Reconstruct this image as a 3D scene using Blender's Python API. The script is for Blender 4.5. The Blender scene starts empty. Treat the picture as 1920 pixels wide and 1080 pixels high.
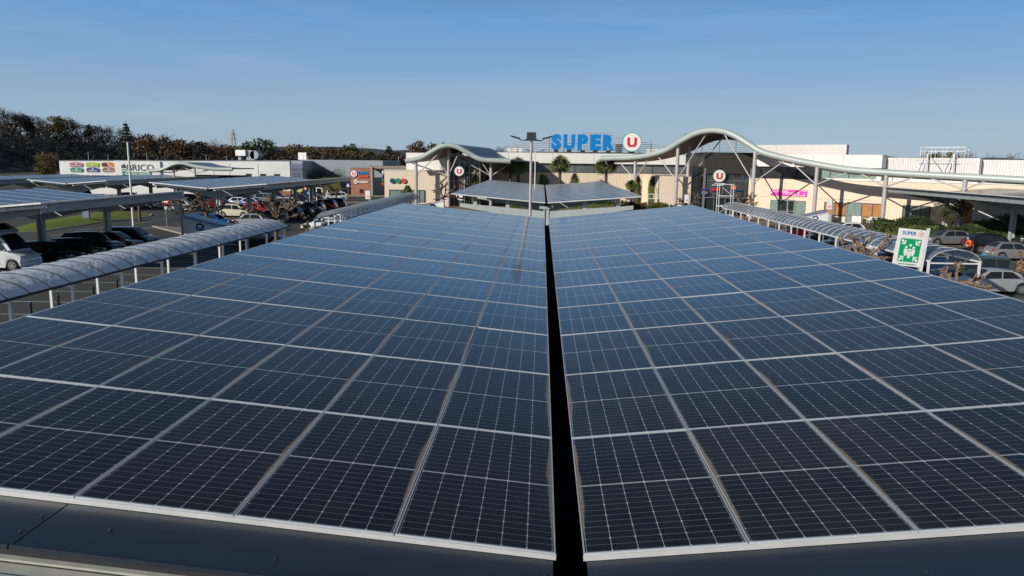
import bpy, math, random
from mathutils import Vector, Matrix
R = math.radians
PI = math.pi
S = bpy.context.scene
COL = S.collection

# ------------------------------------------------------------------ camera
CAM = Vector((-0.241, 0.0, 7.3))
F, PIT, ROL, YAW = 1416.0, 0.16674, 0.013, 0.03745      # focal length in pixels of a 1920 wide picture
cy_, sy_ = math.cos(YAW), math.sin(YAW)
cp_, sp_ = math.cos(PIT), math.sin(PIT)
cr_, sr_ = math.cos(ROL), math.sin(ROL)
MC = (Matrix(((cr_, 0, sr_), (0, 1, 0), (-sr_, 0, cr_))) @ Matrix(((1, 0, 0), (0, cp_, -sp_), (0, sp_, cp_)))
      @ Matrix(((cy_, sy_, 0), (-sy_, cy_, 0), (0, 0, 1))))
cd = bpy.data.cameras.new('camera'); cam = bpy.data.objects.new('camera', cd); COL.objects.link(cam)
cd.sensor_width = 36; cd.lens = 36 * F / 1920; cd.clip_start = .1; cd.clip_end = 9000
rx, fw, up = MC[0], MC[1], MC[2]
m = Matrix((rx, up, -fw)).transposed().to_4x4(); m.translation = CAM
cam.matrix_world = m
S.camera = cam

# ------------------------------------------------------------------ light
SUN_TO = Vector((-0.68, -0.62, 0.385)).normalized()
EL = math.asin(SUN_TO.z); AZ = math.atan2(SUN_TO.x, SUN_TO.y)
w = bpy.data.worlds.new('World'); S.world = w; w.use_nodes = True
nt = w.node_tree; nt.nodes.clear()
sky = nt.nodes.new('ShaderNodeTexSky'); sky.sky_type = 'NISHITA'; sky.sun_disc = False
sky.sun_elevation = EL; sky.sun_rotation = AZ % (2 * PI); sky.altitude = 50
sky.air_density = 1.0; sky.dust_density = 0.25; sky.ozone_density = 2.0
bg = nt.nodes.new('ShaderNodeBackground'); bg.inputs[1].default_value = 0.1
wo = nt.nodes.new('ShaderNodeOutputWorld')
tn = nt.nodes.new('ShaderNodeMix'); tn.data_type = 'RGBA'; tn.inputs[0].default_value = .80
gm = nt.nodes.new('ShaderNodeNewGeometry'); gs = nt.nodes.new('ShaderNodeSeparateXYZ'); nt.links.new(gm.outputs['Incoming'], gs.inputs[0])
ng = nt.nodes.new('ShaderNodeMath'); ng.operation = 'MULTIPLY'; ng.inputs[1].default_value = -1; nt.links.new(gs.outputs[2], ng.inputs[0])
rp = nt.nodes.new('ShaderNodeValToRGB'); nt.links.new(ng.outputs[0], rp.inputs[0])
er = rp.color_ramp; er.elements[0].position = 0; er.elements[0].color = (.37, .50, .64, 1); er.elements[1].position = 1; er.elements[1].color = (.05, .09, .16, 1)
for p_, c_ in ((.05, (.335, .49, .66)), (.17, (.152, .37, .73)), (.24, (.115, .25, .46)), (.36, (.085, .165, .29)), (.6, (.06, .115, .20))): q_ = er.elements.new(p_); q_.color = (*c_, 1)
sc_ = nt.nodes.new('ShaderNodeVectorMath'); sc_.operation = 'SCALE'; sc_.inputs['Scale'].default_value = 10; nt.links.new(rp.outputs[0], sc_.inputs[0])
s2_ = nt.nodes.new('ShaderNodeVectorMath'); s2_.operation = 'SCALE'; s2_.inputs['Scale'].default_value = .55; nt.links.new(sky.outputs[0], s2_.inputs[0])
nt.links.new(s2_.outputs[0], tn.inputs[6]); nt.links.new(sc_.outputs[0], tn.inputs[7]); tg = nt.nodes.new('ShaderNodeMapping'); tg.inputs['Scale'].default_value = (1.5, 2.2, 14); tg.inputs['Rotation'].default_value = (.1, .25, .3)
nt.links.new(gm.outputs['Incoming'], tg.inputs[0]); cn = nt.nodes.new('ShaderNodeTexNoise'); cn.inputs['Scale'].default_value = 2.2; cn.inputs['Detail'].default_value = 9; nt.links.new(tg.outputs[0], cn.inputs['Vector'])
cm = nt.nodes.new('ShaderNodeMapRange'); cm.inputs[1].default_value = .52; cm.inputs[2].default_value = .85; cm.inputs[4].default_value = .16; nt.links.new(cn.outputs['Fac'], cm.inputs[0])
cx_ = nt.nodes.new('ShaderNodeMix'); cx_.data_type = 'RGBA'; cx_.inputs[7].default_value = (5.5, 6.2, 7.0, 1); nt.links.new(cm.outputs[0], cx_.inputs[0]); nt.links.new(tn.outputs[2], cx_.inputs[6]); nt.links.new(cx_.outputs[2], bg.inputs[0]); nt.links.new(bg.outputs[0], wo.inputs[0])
sl = bpy.data.lights.new('sun', 'SUN'); sl.energy = 4.5; sl.angle = R(.5); sl.color = (1, .93, .82)
so = bpy.data.objects.new('sun', sl); COL.objects.link(so)
so.rotation_euler = (-SUN_TO).to_track_quat('-Z', 'Y').to_euler()
S.view_settings.view_transform = 'Standard'; S.view_settings.look = 'None'
S.view_settings.exposure = 0.0; S.view_settings.gamma = 1

# ------------------------------------------------------------------ pixel -> place helpers
def ray(u, v):
    return MC.transposed() @ Vector(((u - 960) / F, 1, (540 - v) / F))
def G(u, v, z=0):
    d = ray(u, v); return CAM + d * ((z - CAM.z) / d.z)
def D(u, v, y):
    d = ray(u, v); return CAM + d * (y / d.y)
def onl(u, v, A, B):
    """where the sight line meets the vertical plane through ground points A, B: (distance along, height)"""
    d = ray(u, v); ex, ey = B[0] - A[0], B[1] - A[1]; L = math.hypot(ex, ey); ex /= L; ey /= L
    det = -d.x * ey + ex * d.y
    bx, by = A[0] - CAM.x, A[1] - CAM.y
    t = (-bx * ey + ex * by) / det
    px, py = CAM.x + d.x * t, CAM.y + d.y * t
    return (px - A[0]) * ex + (py - A[1]) * ey, CAM.z + d.z * t

# ------------------------------------------------------------------ materials
def mat(name, c, rough=.6, metal=0, c2=None, scale=3.0, spec=.5, coat=0, bump=0, bscale=20, detail=6, coord='Object', emit=None):
    m = bpy.data.materials.new(name); m.use_nodes = True
    n = m.node_tree.nodes; l = m.node_tree.links; b = n['Principled BSDF']
    b.inputs['Base Color'].default_value = (*c, 1); b.inputs['Roughness'].default_value = rough
    b.inputs['Metallic'].default_value = metal; b.inputs['Specular IOR Level'].default_value = spec
    b.inputs['Coat Weight'].default_value = coat; b.inputs['Coat Roughness'].default_value = .04
    tc = n.new('ShaderNodeTexCoord')
    if c2 is None: c2 = tuple(x * .86 for x in c)
    ns = n.new('ShaderNodeTexNoise'); ns.inputs['Scale'].default_value = scale; ns.inputs['Detail'].default_value = detail
    l.new(tc.outputs[coord], ns.inputs['Vector'])
    mp = n.new('ShaderNodeMapRange'); mp.inputs[1].default_value = .32; mp.inputs[2].default_value = .68
    l.new(ns.outputs['Fac'], mp.inputs[0])
    mx = n.new('ShaderNodeMix'); mx.data_type = 'RGBA'
    mx.inputs[6].default_value = (*c, 1); mx.inputs[7].default_value = (*c2, 1)
    l.new(mp.outputs[0], mx.inputs[0]); l.new(mx.outputs[2], b.inputs['Base Color'])
    if bump:
        nb = n.new('ShaderNodeTexNoise'); nb.inputs['Scale'].default_value = bscale; nb.inputs['Detail'].default_value = 5
        l.new(tc.outputs[coord], nb.inputs['Vector'])
        bp = n.new('ShaderNodeBump'); bp.inputs['Strength'].default_value = bump; bp.inputs['Distance'].default_value = .02
        l.new(nb.outputs['Fac'], bp.inputs['Height']); l.new(bp.outputs[0], b.inputs['Normal'])
    return m
def nd(m, t, **k):
    x = m.node_tree.nodes.new(t)
    for a, v in k.items(): setattr(x, a, v)
    return x
def math_(m, op, a, b=None, clamp=False):
    x = nd(m, 'ShaderNodeMath', operation=op); x.use_clamp = clamp
    for i, v in enumerate((a, b)):
        if v is None: continue
        if isinstance(v, (int, float)): x.inputs[i].default_value = v
        else: m.node_tree.links.new(v, x.inputs[i])
    return x.outputs[0]
def mix_(m, f, a, b):
    x = nd(m, 'ShaderNodeMix', data_type='RGBA'); lk = m.node_tree.links
    if isinstance(f, (int, float)): x.inputs[0].default_value = f
    else: lk.new(f, x.inputs[0])
    for i, v in ((6, a), (7, b)):
        if isinstance(v, tuple): x.inputs[i].default_value = (*v, 1)
        else: lk.new(v, x.inputs[i])
    return x.outputs[2]

M = {}
M['alu'] = mat('aluminium', (.62, .64, .66), .35, .55)
M['alu_edge'] = mat('bright_aluminium', (.74, .74, .73), .4, .25); M['alu_row'] = mat('sunlit_row_aluminium', (.56, .60, .65), .4, .2); M['alu_frame'] = mat('anodised_aluminium', (.50, .52, .55), .4, .3)  # alu_row: lighter copy of alu_frame, sunlight on the row edges painted in
M['white_metal'] = mat('white_painted_metal', (.74, .75, .75), .4, 0, (.62, .63, .63), 2)
M['grey_steel'] = mat('galvanised_steel', (.34, .37, .38), .5, .25, (.27, .30, .31), 2.5)
M['light_steel'] = mat('light_grey_steel', (.46, .50, .50), .45, .1, (.40, .44, .44), 1.5)
M['dark_steel'] = mat('dark_steel', (.045, .05, .055), .5, .3)
M['black'] = mat('black_rubber', (.008, .008, .008), .8)
M['gutter'] = mat('black_gutter', (.004, .004, .004), .95, 0, None, 3, .1)  # near-black base colour for the valley gutters
M['navy_sheet'] = mat('navy_coated_sheet', (.016, .024, .042), .35, .0, (.013, .019, .033), 1.2, .5, .0, .05, 3)
M['cream_rail'] = mat('weathered_cream_gutter', (.46, .45, .38), .55, 0, (.38, .38, .33), 6)
M['cream_wall'] = mat('cream_render', (.76, .645, .50), .85, 0, (.72, .60, .46), .35)
M['white_wall'] = mat('white_cladding', (.78, .77, .72), .6, 0, (.72, .71, .67), .4)
M['cool_wall'] = mat('cool_white_cladding', (.88, .87, .84), .6, 0, (.78, .77, .75), .3)
M['brick'] = mat('terracotta_panel', (.36, .155, .10), .8, 0, (.31, .13, .085), .8)
M['window'] = mat('dark_glass', (.02, .024, .026), .08, 0, (.03, .034, .036), .6, .6)
M['clere'] = mat('clerestory_glass', (.10, .115, .12), .12, 0, (.17, .18, .18), .35, .6)
M['green_glass'] = mat('greenish_glass', (.16, .25, .22), .12, 0, (.24, .32, .28), 1.2, .6)
M['shutter'] = mat('ochre_blind', (.42, .19, .05), .6, 0, (.33, .14, .04), 2)
M['frame_dark'] = mat('dark_frame', (.06, .065, .07), .4, .2)
M['frame_grey'] = mat('grey_frame', (.22, .24, .26), .4, .2)
M['black_clad'] = mat('anthracite_cladding', (.035, .033, .032), .45, 0, (.05, .046, .042), .7)
M['soffit'] = mat('brown_soffit', (.30, .23, .18), .7, 0, (.24, .18, .14), .6)
M['tube'] = mat('sage_grey_steel', (.42, .47, .45), .42, .05, (.37, .42, .40), .4)
M['roof_metal'] = mat('zinc_roof', (.17, .20, .24), .38, .3, (.14, .17, .21), .5)
M['roof_top'] = mat('flat_roof_membrane', (.28, .28, .27), .85)
M['col_paint'] = mat('pale_mauve_steel', (.48, .45, .45), .4, .1)
M['tyre'] = mat('tyre', (.012, .012, .013), .8)
M['rim'] = mat('wheel_rim', (.5, .5, .52), .3, .7)
M['cglass'] = mat('car_glass', (.012, .015, .018), .05, 0, (.02, .022, .026), 2, .7)
M['lamp'] = mat('headlight', (.7, .72, .74), .1, .1, None, 3, .8)
M['tail'] = mat('taillight', (.35, .01, .01), .15)
M['plate'] = mat('number_plate', (.72, .72, .70), .5)
M['trim'] = mat('black_trim', (.02, .02, .021), .5)
M['blue_sign'] = mat('blue_letter', (.0, .21, .60), .4, 0, (.0, .20, .56))
M['blue_drive'] = mat('light_blue_letter', (.02, .27, .58), .4)
M['red_sign'] = mat('red_letter', (.72, .012, .02), .4, 0, (.68, .012, .02))
M['white_sign'] = mat('white_sign_face', (.82, .82, .80), .4, 0, (.80, .80, .78))
M['green_rim'] = mat('green_rim', (.03, .36, .25), .4)
M['green_safe'] = mat('safety_green', (.0, .36, .14), .5, 0, (.0, .34, .13))
M['dk_text'] = mat('charcoal_letter', (.07, .07, .075), .5)
M['brico_green'] = mat('emerald_panel', (.02, .30, .15), .5)
M['pink'] = mat('magenta_banner', (.74, .03, .40), .6, 0, (.66, .03, .40))
M['rose'] = mat('dusty_pink_panel', (.52, .17, .27), .6)
M['lime'] = mat('lime_panel', (.42, .58, .03), .6)
M['orange'] = mat('orange_panel', (.80, .22, .04), .6)
M['darkbrown'] = mat('dark_brown_panel', (.13, .04, .025), .6)
M['tan'] = mat('tan_brown_panel', (.30, .15, .09), .6)
M['royal'] = mat('royal_blue_panel', (.015, .06, .30), .6)
M['ball_blue'] = mat('blue_dot', (.01, .08, .22), .4)
M['ball_green'] = mat('green_dot', (.03, .25, .15), .4)
M['ball_red'] = mat('orange_red_dot', (.65, .07, .03), .4)
M['bark'] = mat('bark', (.13, .10, .075), .9, 0, (.08, .06, .045), 8, .2, 0, .5, 25)
M['plane_bark'] = mat('plane_tree_bark', (.27, .18, .125), .9, 0, (.15, .10, .07), 7, .2, 0, .7, 22)
M['plane_bark2'] = mat('weathered_plane_bark', (.17, .125, .09), .9, 0, (.09, .065, .05), 7, .2, 0, .6, 22)
M['skin'] = mat('skin', (.50, .30, .21), .6)
M['hair'] = mat('grey_hair', (.45, .42, .38), .8)
M['orange_top'] = mat('orange_jacket', (.75, .14, .02), .8)
M['dark_cloth'] = mat('dark_trousers', (.05, .03, .035), .9)
M['bag_blue'] = mat('blue_bag', (.05, .40, .62), .6)
M['asphalt_line'] = mat('worn_white_line', (.42, .42, .41), .8, 0, (.26, .26, .26), 5)
M['kerb'] = mat('concrete_kerb', (.34, .31, .27), .85, 0, (.27, .25, .22), 4)
M['gravel'] = mat('gravel', (.24, .21, .19), .95, 0, (.16, .14, .13), 14)
M['paving'] = mat('red_brown_paving', (.23, .15, .12), .9, 0, (.18, .12, .095), 3)
def leafm(name, c, c2, sc=.6):
    m = mat(name, c, .6, 0, c2, sc, .25)
    return m
LF = {'green': leafm('green_leaves', (.05, .085, .02), (.022, .04, .012)), 'brown': leafm('rust_brown_leaves', (.12, .06, .025), (.05, .028, .014)),
      'ochre': leafm('ochre_leaves', (.16, .11, .03), (.07, .05, .018)), 'twig': leafm('bare_twigs', (.115, .085, .065), (.06, .045, .035)),
      'dark': leafm('dark_conifer', (.02, .035, .016), (.01, .018, .009)), 'hedge': leafm('hedge_leaves', (.045, .075, .02), (.018, .03, .01), 1.5),
      'palm': leafm('palm_fronds', (.20, .22, .085), (.10, .12, .045), 2), 'olive': leafm('olive_leaves', (.13, .14, .085), (.05, .06, .035), 1.5),
      'topi': leafm('clipped_conifer', (.11, .125, .035), (.06, .075, .024), 2.5), 'wood': leafm('hillside_wood', (.048, .037, .028), (.018, .016, .013), .05)}
# lengthwise striped cladding
def stripes(name, c, c2, pitch, axis=0):
    m = mat(name, c, .55, .1)
    tc = nd(m, 'ShaderNodeTexCoord'); sp = nd(m, 'ShaderNodeSeparateXYZ'); m.node_tree.links.new(tc.outputs['Object'], sp.inputs[0])
    f = math_(m, 'FRACT', math_(m, 'MULTIPLY', sp.outputs[axis], 1 / pitch))
    g = math_(m, 'GREATER_THAN', f, .5)
    b = m.node_tree.nodes['Principled BSDF']
    m.node_tree.links.new(mix_(m, g, c, c2), b.inputs['Base Color'])
    return m

# asphalt, with patches and a few broad tone changes
A = mat('asphalt', (.062, .060, .058), .9, 0, (.045, .044, .043), .12, .3, 0, .3, 60)
mm = A; tc = nd(mm, 'ShaderNodeTexCoord'); n2 = nd(mm, 'ShaderNodeTexNoise'); n2.inputs['Scale'].default_value = 9; n2.inputs['Detail'].default_value = 8
mm.node_tree.links.new(tc.outputs['Object'], n2.inputs['Vector'])
bs = mm.node_tree.nodes['Principled BSDF']; old = bs.inputs['Base Color'].links[0].from_socket
g = math_(mm, 'MULTIPLY', n2.outputs['Fac'], .55, True)
mm.node_tree.links.new(mix_(mm, g, old, (.085, .082, .078)), bs.inputs['Base Color'])
M['asphalt'] = A
M['grass'] = mat('lawn', (.125, .17, .02), .9, 0, (.17, .175, .035), 1.5, .2, 0, .6, 40)
M['field'] = mat('far_ground', (.07, .07, .03), .95, 0, (.05, .055, .03), .02)

# ---- solar panel: cells, busbars, dust along the low edge
PW, PL = 1.125, 2.213          # panel size
PX, PY = 1.134, 2.227          # pitch
def panel_material(name, side, simple=False):
    m = bpy.data.materials.new(name); m.use_nodes = True
    lk = m.node_tree.links; b = m.node_tree.nodes['Principled BSDF']
    tc = nd(m, 'ShaderNodeTexCoord'); sp = nd(m, 'ShaderNodeSeparateXYZ'); lk.new(tc.outputs['Object'], sp.inputs[0])
    x, y = sp.outputs[0], sp.outputs[1]
    # x from -PW/2..PW/2, y from 0..PL
    mx_ = .022; my_ = .024
    xs = math_(m, 'MULTIPLY', math_(m, 'ADD', x, PW / 2 - mx_), 6 / (PW - 2 * mx_))
    fx = math_(m, 'ABSOLUTE', math_(m, 'SUBTRACT', math_(m, 'FRACT', xs), .5))       # .5 at cell edges
    lx = math_(m, 'GREATER_THAN', fx, .5 - .014)
    h = (PL - 2 * my_ - .03) / 2
    yc = math_(m, 'ABSOLUTE', math_(m, 'SUBTRACT', y, PL / 2))
    ys = math_(m, 'MULTIPLY', math_(m, 'SUBTRACT', yc, .011), 12 / h)
    fy = math_(m, 'ABSOLUTE', math_(m, 'SUBTRACT', math_(m, 'FRACT', ys), .5))
    ly = math_(m, 'GREATER_THAN', fy, .5 - .016)
    mid = math_(m, 'LESS_THAN', yc, .009)
    # pseudo-square corners show as small white diamonds at every second row
    cx = math_(m, 'MULTIPLY', math_(m, 'SUBTRACT', .5, fx), (PW - 2 * mx_) / 6)
    ys2 = math_(m, 'MULTIPLY', ys, .5)
    fy2 = math_(m, 'ABSOLUTE', math_(m, 'SUBTRACT', math_(m, 'FRACT', ys2), .5))
    cyy = math_(m, 'MULTIPLY', math_(m, 'SUBTRACT', .5, fy2), h / 6)
    dia = math_(m, 'LESS_THAN', math_(m, 'ADD', cx, cyy), .0105)
    ex = math_(m, 'GREATER_THAN', math_(m, 'ABSOLUTE', x), PW / 2 - mx_)
    ey = math_(m, 'GREATER_THAN', yc, PL / 2 - my_)
    oi = nd(m, 'ShaderNodeObjectInfo')
    # thin busbars
    fb = math_(m, 'ABSOLUTE', math_(m, 'SUBTRACT', math_(m, 'FRACT', math_(m, 'MULTIPLY', xs, 10)), .5))
    lb = math_(m, 'GREATER_THAN', fb, .46)
    tone = mix_(m, oi.outputs['Random'], (.0045, .0045, .0075), (.0105, .0095, .0115))
    cell = mix_(m, math_(m, 'MULTIPLY', lb, .30), tone, (.045, .05, .06))
    c = mix_(m, math_(m, 'MULTIPLY', lx, .85), cell, (.36, .38, .42))
    c = mix_(m, math_(m, 'MULTIPLY', ly, .60), c, (.36, .38, .42))
    c = mix_(m, math_(m, 'MULTIPLY', mid, .85), c, (.40, .42, .45))
    c = mix_(m, math_(m, 'MULTIPLY', dia, .75), c, (.60, .62, .65))
    c = mix_(m, math_(m, 'MAXIMUM', ex, ey), c, (.03, .033, .04))
    # dust: a lens of dried dirt along the low long edge plus thin film
    ns = nd(m, 'ShaderNodeTexNoise'); ns.inputs['Scale'].default_value = 2.2; ns.inputs['Detail'].default_value = 7; ns.noise_dimensions = '4D'
    lk.new(tc.outputs['Object'], ns.inputs['Vector']); lk.new(math_(m, 'MULTIPLY', oi.outputs['Random'], 37), ns.inputs['W'])
    low = math_(m, 'SUBTRACT', PW / 2 - .012, math_(m, 'MULTIPLY', x, side))       # distance to low edge
    yy = math_(m, 'MULTIPLY', math_(m, 'SUBTRACT', y, PL * .55), 2.1 / PL)
    lens = math_(m, 'SUBTRACT', 1.0, math_(m, 'MULTIPLY', yy, yy))
    lens = math_(m, 'MULTIPLY', math_(m, 'MAXIMUM', lens, 0.0), math_(m, 'MULTIPLY', ns.outputs['Fac'], .085 if not simple else .04))
    st = math_(m, 'SUBTRACT', 1.0, math_(m, 'DIVIDE', low, math_(m, 'ADD', lens, .0008)))
    st = math_(m, 'MULTIPLY', math_(m, 'MULTIPLY', math_(m, 'MAXIMUM', st, 0.0), 2.2, True), .6)
    gp = math_(m, 'MULTIPLY', math_(m, 'GREATER_THAN', math_(m, 'FRACT', math_(m, 'MULTIPLY', oi.outputs['Random'], 7.3)), .12), st)
    c = mix_(m, gp, c, (.30, .22, .15))
    vo = nd(m, 'ShaderNodeTexVoronoi'); vo.inputs['Scale'].default_value = 1.7; vo.voronoi_dimensions = '4D'; lk.new(tc.outputs['Object'], vo.inputs['Vector']); lk.new(math_(m, 'MULTIPLY', oi.outputs['Random'], 91), vo.inputs['W'])
    sc3 = nd(m, 'ShaderNodeSeparateColor'); lk.new(vo.outputs['Color'], sc3.inputs[0])
    spot = math_(m, 'MULTIPLY', math_(m, 'LESS_THAN', vo.outputs['Distance'], math_(m, 'MULTIPLY', sc3.outputs[1], .028)), math_(m, 'GREATER_THAN', sc3.outputs[0], .70))
    c = mix_(m, spot, c, (.42, .41, .38))
    film = math_(m, 'MULTIPLY', math_(m, 'SUBTRACT', ns.outputs['Fac'], .40, True), math_(m, 'MULTIPLY', math_(m, 'FRACT', math_(m, 'MULTIPLY', oi.outputs['Random'], 13.7)), .24))
    c = mix_(m, film, c, (.25, .22, .19))
    lk.new(c, b.inputs['Base Color'])
    b.inputs['Roughness'].default_value = .12
    rg = math_(m, 'ADD', math_(m, 'MULTIPLY', ns.outputs['Fac'], .10), .05); lk.new(math_(m, 'ADD', rg, math_(m, 'MULTIPLY', gp, .6)), b.inputs['Roughness'])
    b.inputs['Specular IOR Level'].default_value = .27
    # slight waviness of the glass
    nb = nd(m, 'ShaderNodeTexNoise'); nb.inputs['Scale'].default_value = 1.1; lk.new(tc.outputs['Object'], nb.inputs['Vector'])
    bp = nd(m, 'ShaderNodeBump'); bp.inputs['Strength'].default_value = .06; bp.inputs['Distance'].default_value = .03
    lk.new(nb.outputs['Fac'], bp.inputs['Height']); lk.new(bp.outputs[0], b.inputs['Normal'])
    return m
M['pv_l'] = panel_material('solar_cells_left', 1)
M['pv_r'] = panel_material('solar_cells_right', -1)
M['poly_l'] = mat('translucent_polycarbonate', (.90, .93, 1.0), .25, 0, (.80, .84, .94), .9, .5, .0, .25, 2.2)
M['poly_r'] = mat('bluish_polycarbonate', (.22, .27, .36), .16, 0, (.18, .22, .30), .9, .5, .0, .2, 2.2)
for k_, c_, t_ in (('poly_l', (.90, .94, 1.0), .25), ('poly_r', (.40, .46, .56), .35)):
    m_ = M[k_]; n_ = m_.node_tree.nodes; tr_ = n_.new('ShaderNodeBsdfTranslucent'); tr_.inputs[0].default_value = (*c_, 1); mx_ = n_.new('ShaderNodeMixShader'); mx_.inputs[0].default_value = t_
    tp_ = n_.new('ShaderNodeBsdfTransparent'); mz_ = n_.new('ShaderNodeMixShader'); mz_.inputs[0].default_value = .07 if k_ == 'poly_l' else .2; tp_.inputs[0].default_value = (.95, .95, 1, 1)
    m_.node_tree.links.new(n_['Principled BSDF'].outputs[0], mx_.inputs[1]); m_.node_tree.links.new(tr_.outputs[0], mx_.inputs[2])
    m_.node_tree.links.new(mx_.outputs[0], mz_.inputs[1]); m_.node_tree.links.new(tp_.outputs[0], mz_.inputs[2]); m_.node_tree.links.new(mz_.outputs[0], n_['Material Output'].inputs[0])
M['poly_l'].node_tree.nodes['Bump'].inputs['Distance'].default_value = .10; M['poly_l'].node_tree.nodes['Bump'].inputs['Strength'].default_value = .8
M['sail'] = mat('blue_grey_sail', (.17, .21, .29), .3, 0, (.14, .17, .24), .8)

# ------------------------------------------------------------------ mesh builder
class MB:
    def __init__(s): s.v = []; s.f = []; s.mi = []; s.T = Matrix.Identity(4); s.m = 0
    def P(s, p): s.v.append(tuple(s.T @ Vector(p))); return len(s.v) - 1
    def face(s, pts): s.f.append([s.P(p) for p in pts]); s.mi.append(s.m)
    def fi(s, idx): s.f.append(list(idx)); s.mi.append(s.m)
    def box(s, x0, x1, y0, y1, z0, z1):
        a = [s.P((x, y, z)) for z in (z0, z1) for (x, y) in ((x0, y0), (x1, y0), (x1, y1), (x0, y1))]
        for q in ((3, 2, 1, 0), (4, 5, 6, 7), (0, 1, 5, 4), (1, 2, 6, 5), (2, 3, 7, 6), (3, 0, 4, 7)): s.fi([a[i] for i in q])
        return s
    def bar(s, a, b, w, h=None, upv=(0, 0, 1)):
        h = w if h is None else h
        a, b = Vector(a), Vector(b); d = (b - a).normalized(); u = Vector(upv)
        if abs(d.dot(u)) > .98: u = Vector((1, 0, 0))
        x = d.cross(u).normalized(); z = x.cross(d)
        i = [s.P(p + x * (w / 2 * sx) + z * (h / 2 * sz)) for p in (a, b) for sx, sz in ((-1, -1), (1, -1), (1, 1), (-1, 1))]
        for q in ((3, 2, 1, 0), (4, 5, 6, 7), (0, 1, 5, 4), (1, 2, 6, 5), (2, 3, 7, 6), (3, 0, 4, 7)): s.fi([i[k] for k in q])
        return s
    def tube(s, pts, r, n=8, cap=True):
        pts = [Vector(p) for p in pts]; rs = r if isinstance(r, (list, tuple)) else [r] * len(pts); rings = []
        for k, p in enumerate(pts):
            d = (pts[min(k + 1, len(pts) - 1)] - pts[max(k - 1, 0)]).normalized()
            u = Vector((0, 0, 1)) if abs(d.z) < .95 else Vector((1, 0, 0))
            x = d.cross(u).normalized(); z = x.cross(d)
            rings.append([s.P(p + (x * math.cos(t) + z * math.sin(t)) * rs[k]) for t in [2 * PI * j / n for j in range(n)]])
        for a, b in zip(rings, rings[1:]):
            for j in range(n): s.fi((a[j], a[(j + 1) % n], b[(j + 1) % n], b[j]))
        if cap: s.fi(rings[0][::-1]); s.fi(rings[-1])
        return s
    def ball(s, c, r, n=8, k=6):
        rx_, ry_, rz_ = (r, r, r) if isinstance(r, (int, float)) else r
        rings = []
        for i in range(1, k):
            t = PI * i / k
            rings.append([s.P((c[0] + rx_ * math.sin(t) * math.cos(2 * PI * j / n), c[1] + ry_ * math.sin(t) * math.sin(2 * PI * j / n), c[2] + rz_ * math.cos(t))) for j in range(n)])
        a = s.P((c[0], c[1], c[2] + rz_)); b = s.P((c[0], c[1], c[2] - rz_))
        for j in range(n): s.fi((a, rings[0][j], rings[0][(j + 1) % n])); s.fi((b, rings[-1][(j + 1) % n], rings[-1][j]))
        for p, q in zip(rings, rings[1:]):
            for j in range(n): s.fi((p[j], q[j], q[(j + 1) % n], p[(j + 1) % n]))
        return s
    def disc(s, c, r, y0, y1, n=32):
        """upright disc facing -y"""
        a = [s.P((c[0] + r * math.cos(2 * PI * j / n), y0, c[1] + r * math.sin(2 * PI * j / n))) for j in range(n)]
        b = [s.P((c[0] + r * math.cos(2 * PI * j / n), y1, c[1] + r * math.sin(2 * PI * j / n))) for j in range(n)]
        s.fi(a); s.fi(b[::-1])
        for j in range(n): s.fi((a[j], b[j], b[(j + 1) % n], a[(j + 1) % n]))
        return s
    def prism(s, poly, y0, y1):
        """polygon in x-z extruded along y"""
        a = [s.P((p[0], y0, p[1])) for p in poly]; b = [s.P((p[0], y1, p[1])) for p in poly]; n = len(poly)
        s.fi(a); s.fi(b[::-1])
        for j in range(n): s.fi((a[j], b[j], b[(j + 1) % n], a[(j + 1) % n]))
        return s
    def grid(s, rows, close=False):
        idx = [[s.P(p) for p in r] for r in rows]
        for a, b in zip(idx, idx[1:]):
            for j in range(len(a) - 1): s.fi((a[j], a[j + 1], b[j + 1], b[j]))
        return s
    def leaf(s, p, sz, rng):
        d = Vector((rng.gauss(0, 1), rng.gauss(0, 1), rng.gauss(0, 1))).normalized()
        u = d.orthogonal().normalized() * sz; t = d.cross(u).normalized() * sz * rng.uniform(.5, 1)
        p = Vector(p); s.face((p - u, p - t * .7, p + u, p + t * .7))
    def text(s, body, size, x=0, z=0, y0=0, ext=.02, off=0, align='CENTER', sx=1, shear=0):
        cu = bpy.data.curves.new('lettering', 'FONT'); cu.body = body; cu.size = size; cu.extrude = ext; cu.offset = off
        cu.align_x = align; cu.align_y = 'CENTER'; cu.shear = shear; cu.resolution_u = 3
        o = bpy.data.objects.new('lettering', cu); me = o.to_mesh(); base = len(s.v)
        for v in me.vertices: s.P((x + v.co.x * sx, y0 - v.co.z, z + v.co.y))
        for p in me.polygons: s.f.append([base + i for i in p.vertices]); s.mi.append(s.m)
        o.to_mesh_clear(); bpy.data.objects.remove(o); bpy.data.curves.remove(cu)
        return s
    def build(s, name, mats, parent=None, smooth=None, world=True, loc=None):
        me = bpy.data.meshes.new(name)
        off = Vector((0, 0, 0))
        if world and parent is not None:
            q = parent
            while q is not None: off = off + q.location; q = q.parent
        if loc is not None: off = off + Vector(loc)
        me.from_pydata([tuple(Vector(v) - off) for v in s.v], [], s.f)
        if not isinstance(mats, (list, tuple)): mats = [mats]
        for mt in mats: me.materials.append(mt)
        if len(mats) > 1:
            for p, i in zip(me.polygons, s.mi): p.material_index = i
        if smooth is not None:
            me.polygons.foreach_set('use_smooth', [True] * len(me.polygons)); me.set_sharp_from_angle(angle=R(smooth))
        me.update()
        o = bpy.data.objects.new(name, me); COL.objects.link(o)
        if parent is not None: o.parent = parent
        if loc is not None: o.location = Vector(loc)
        return o

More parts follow.
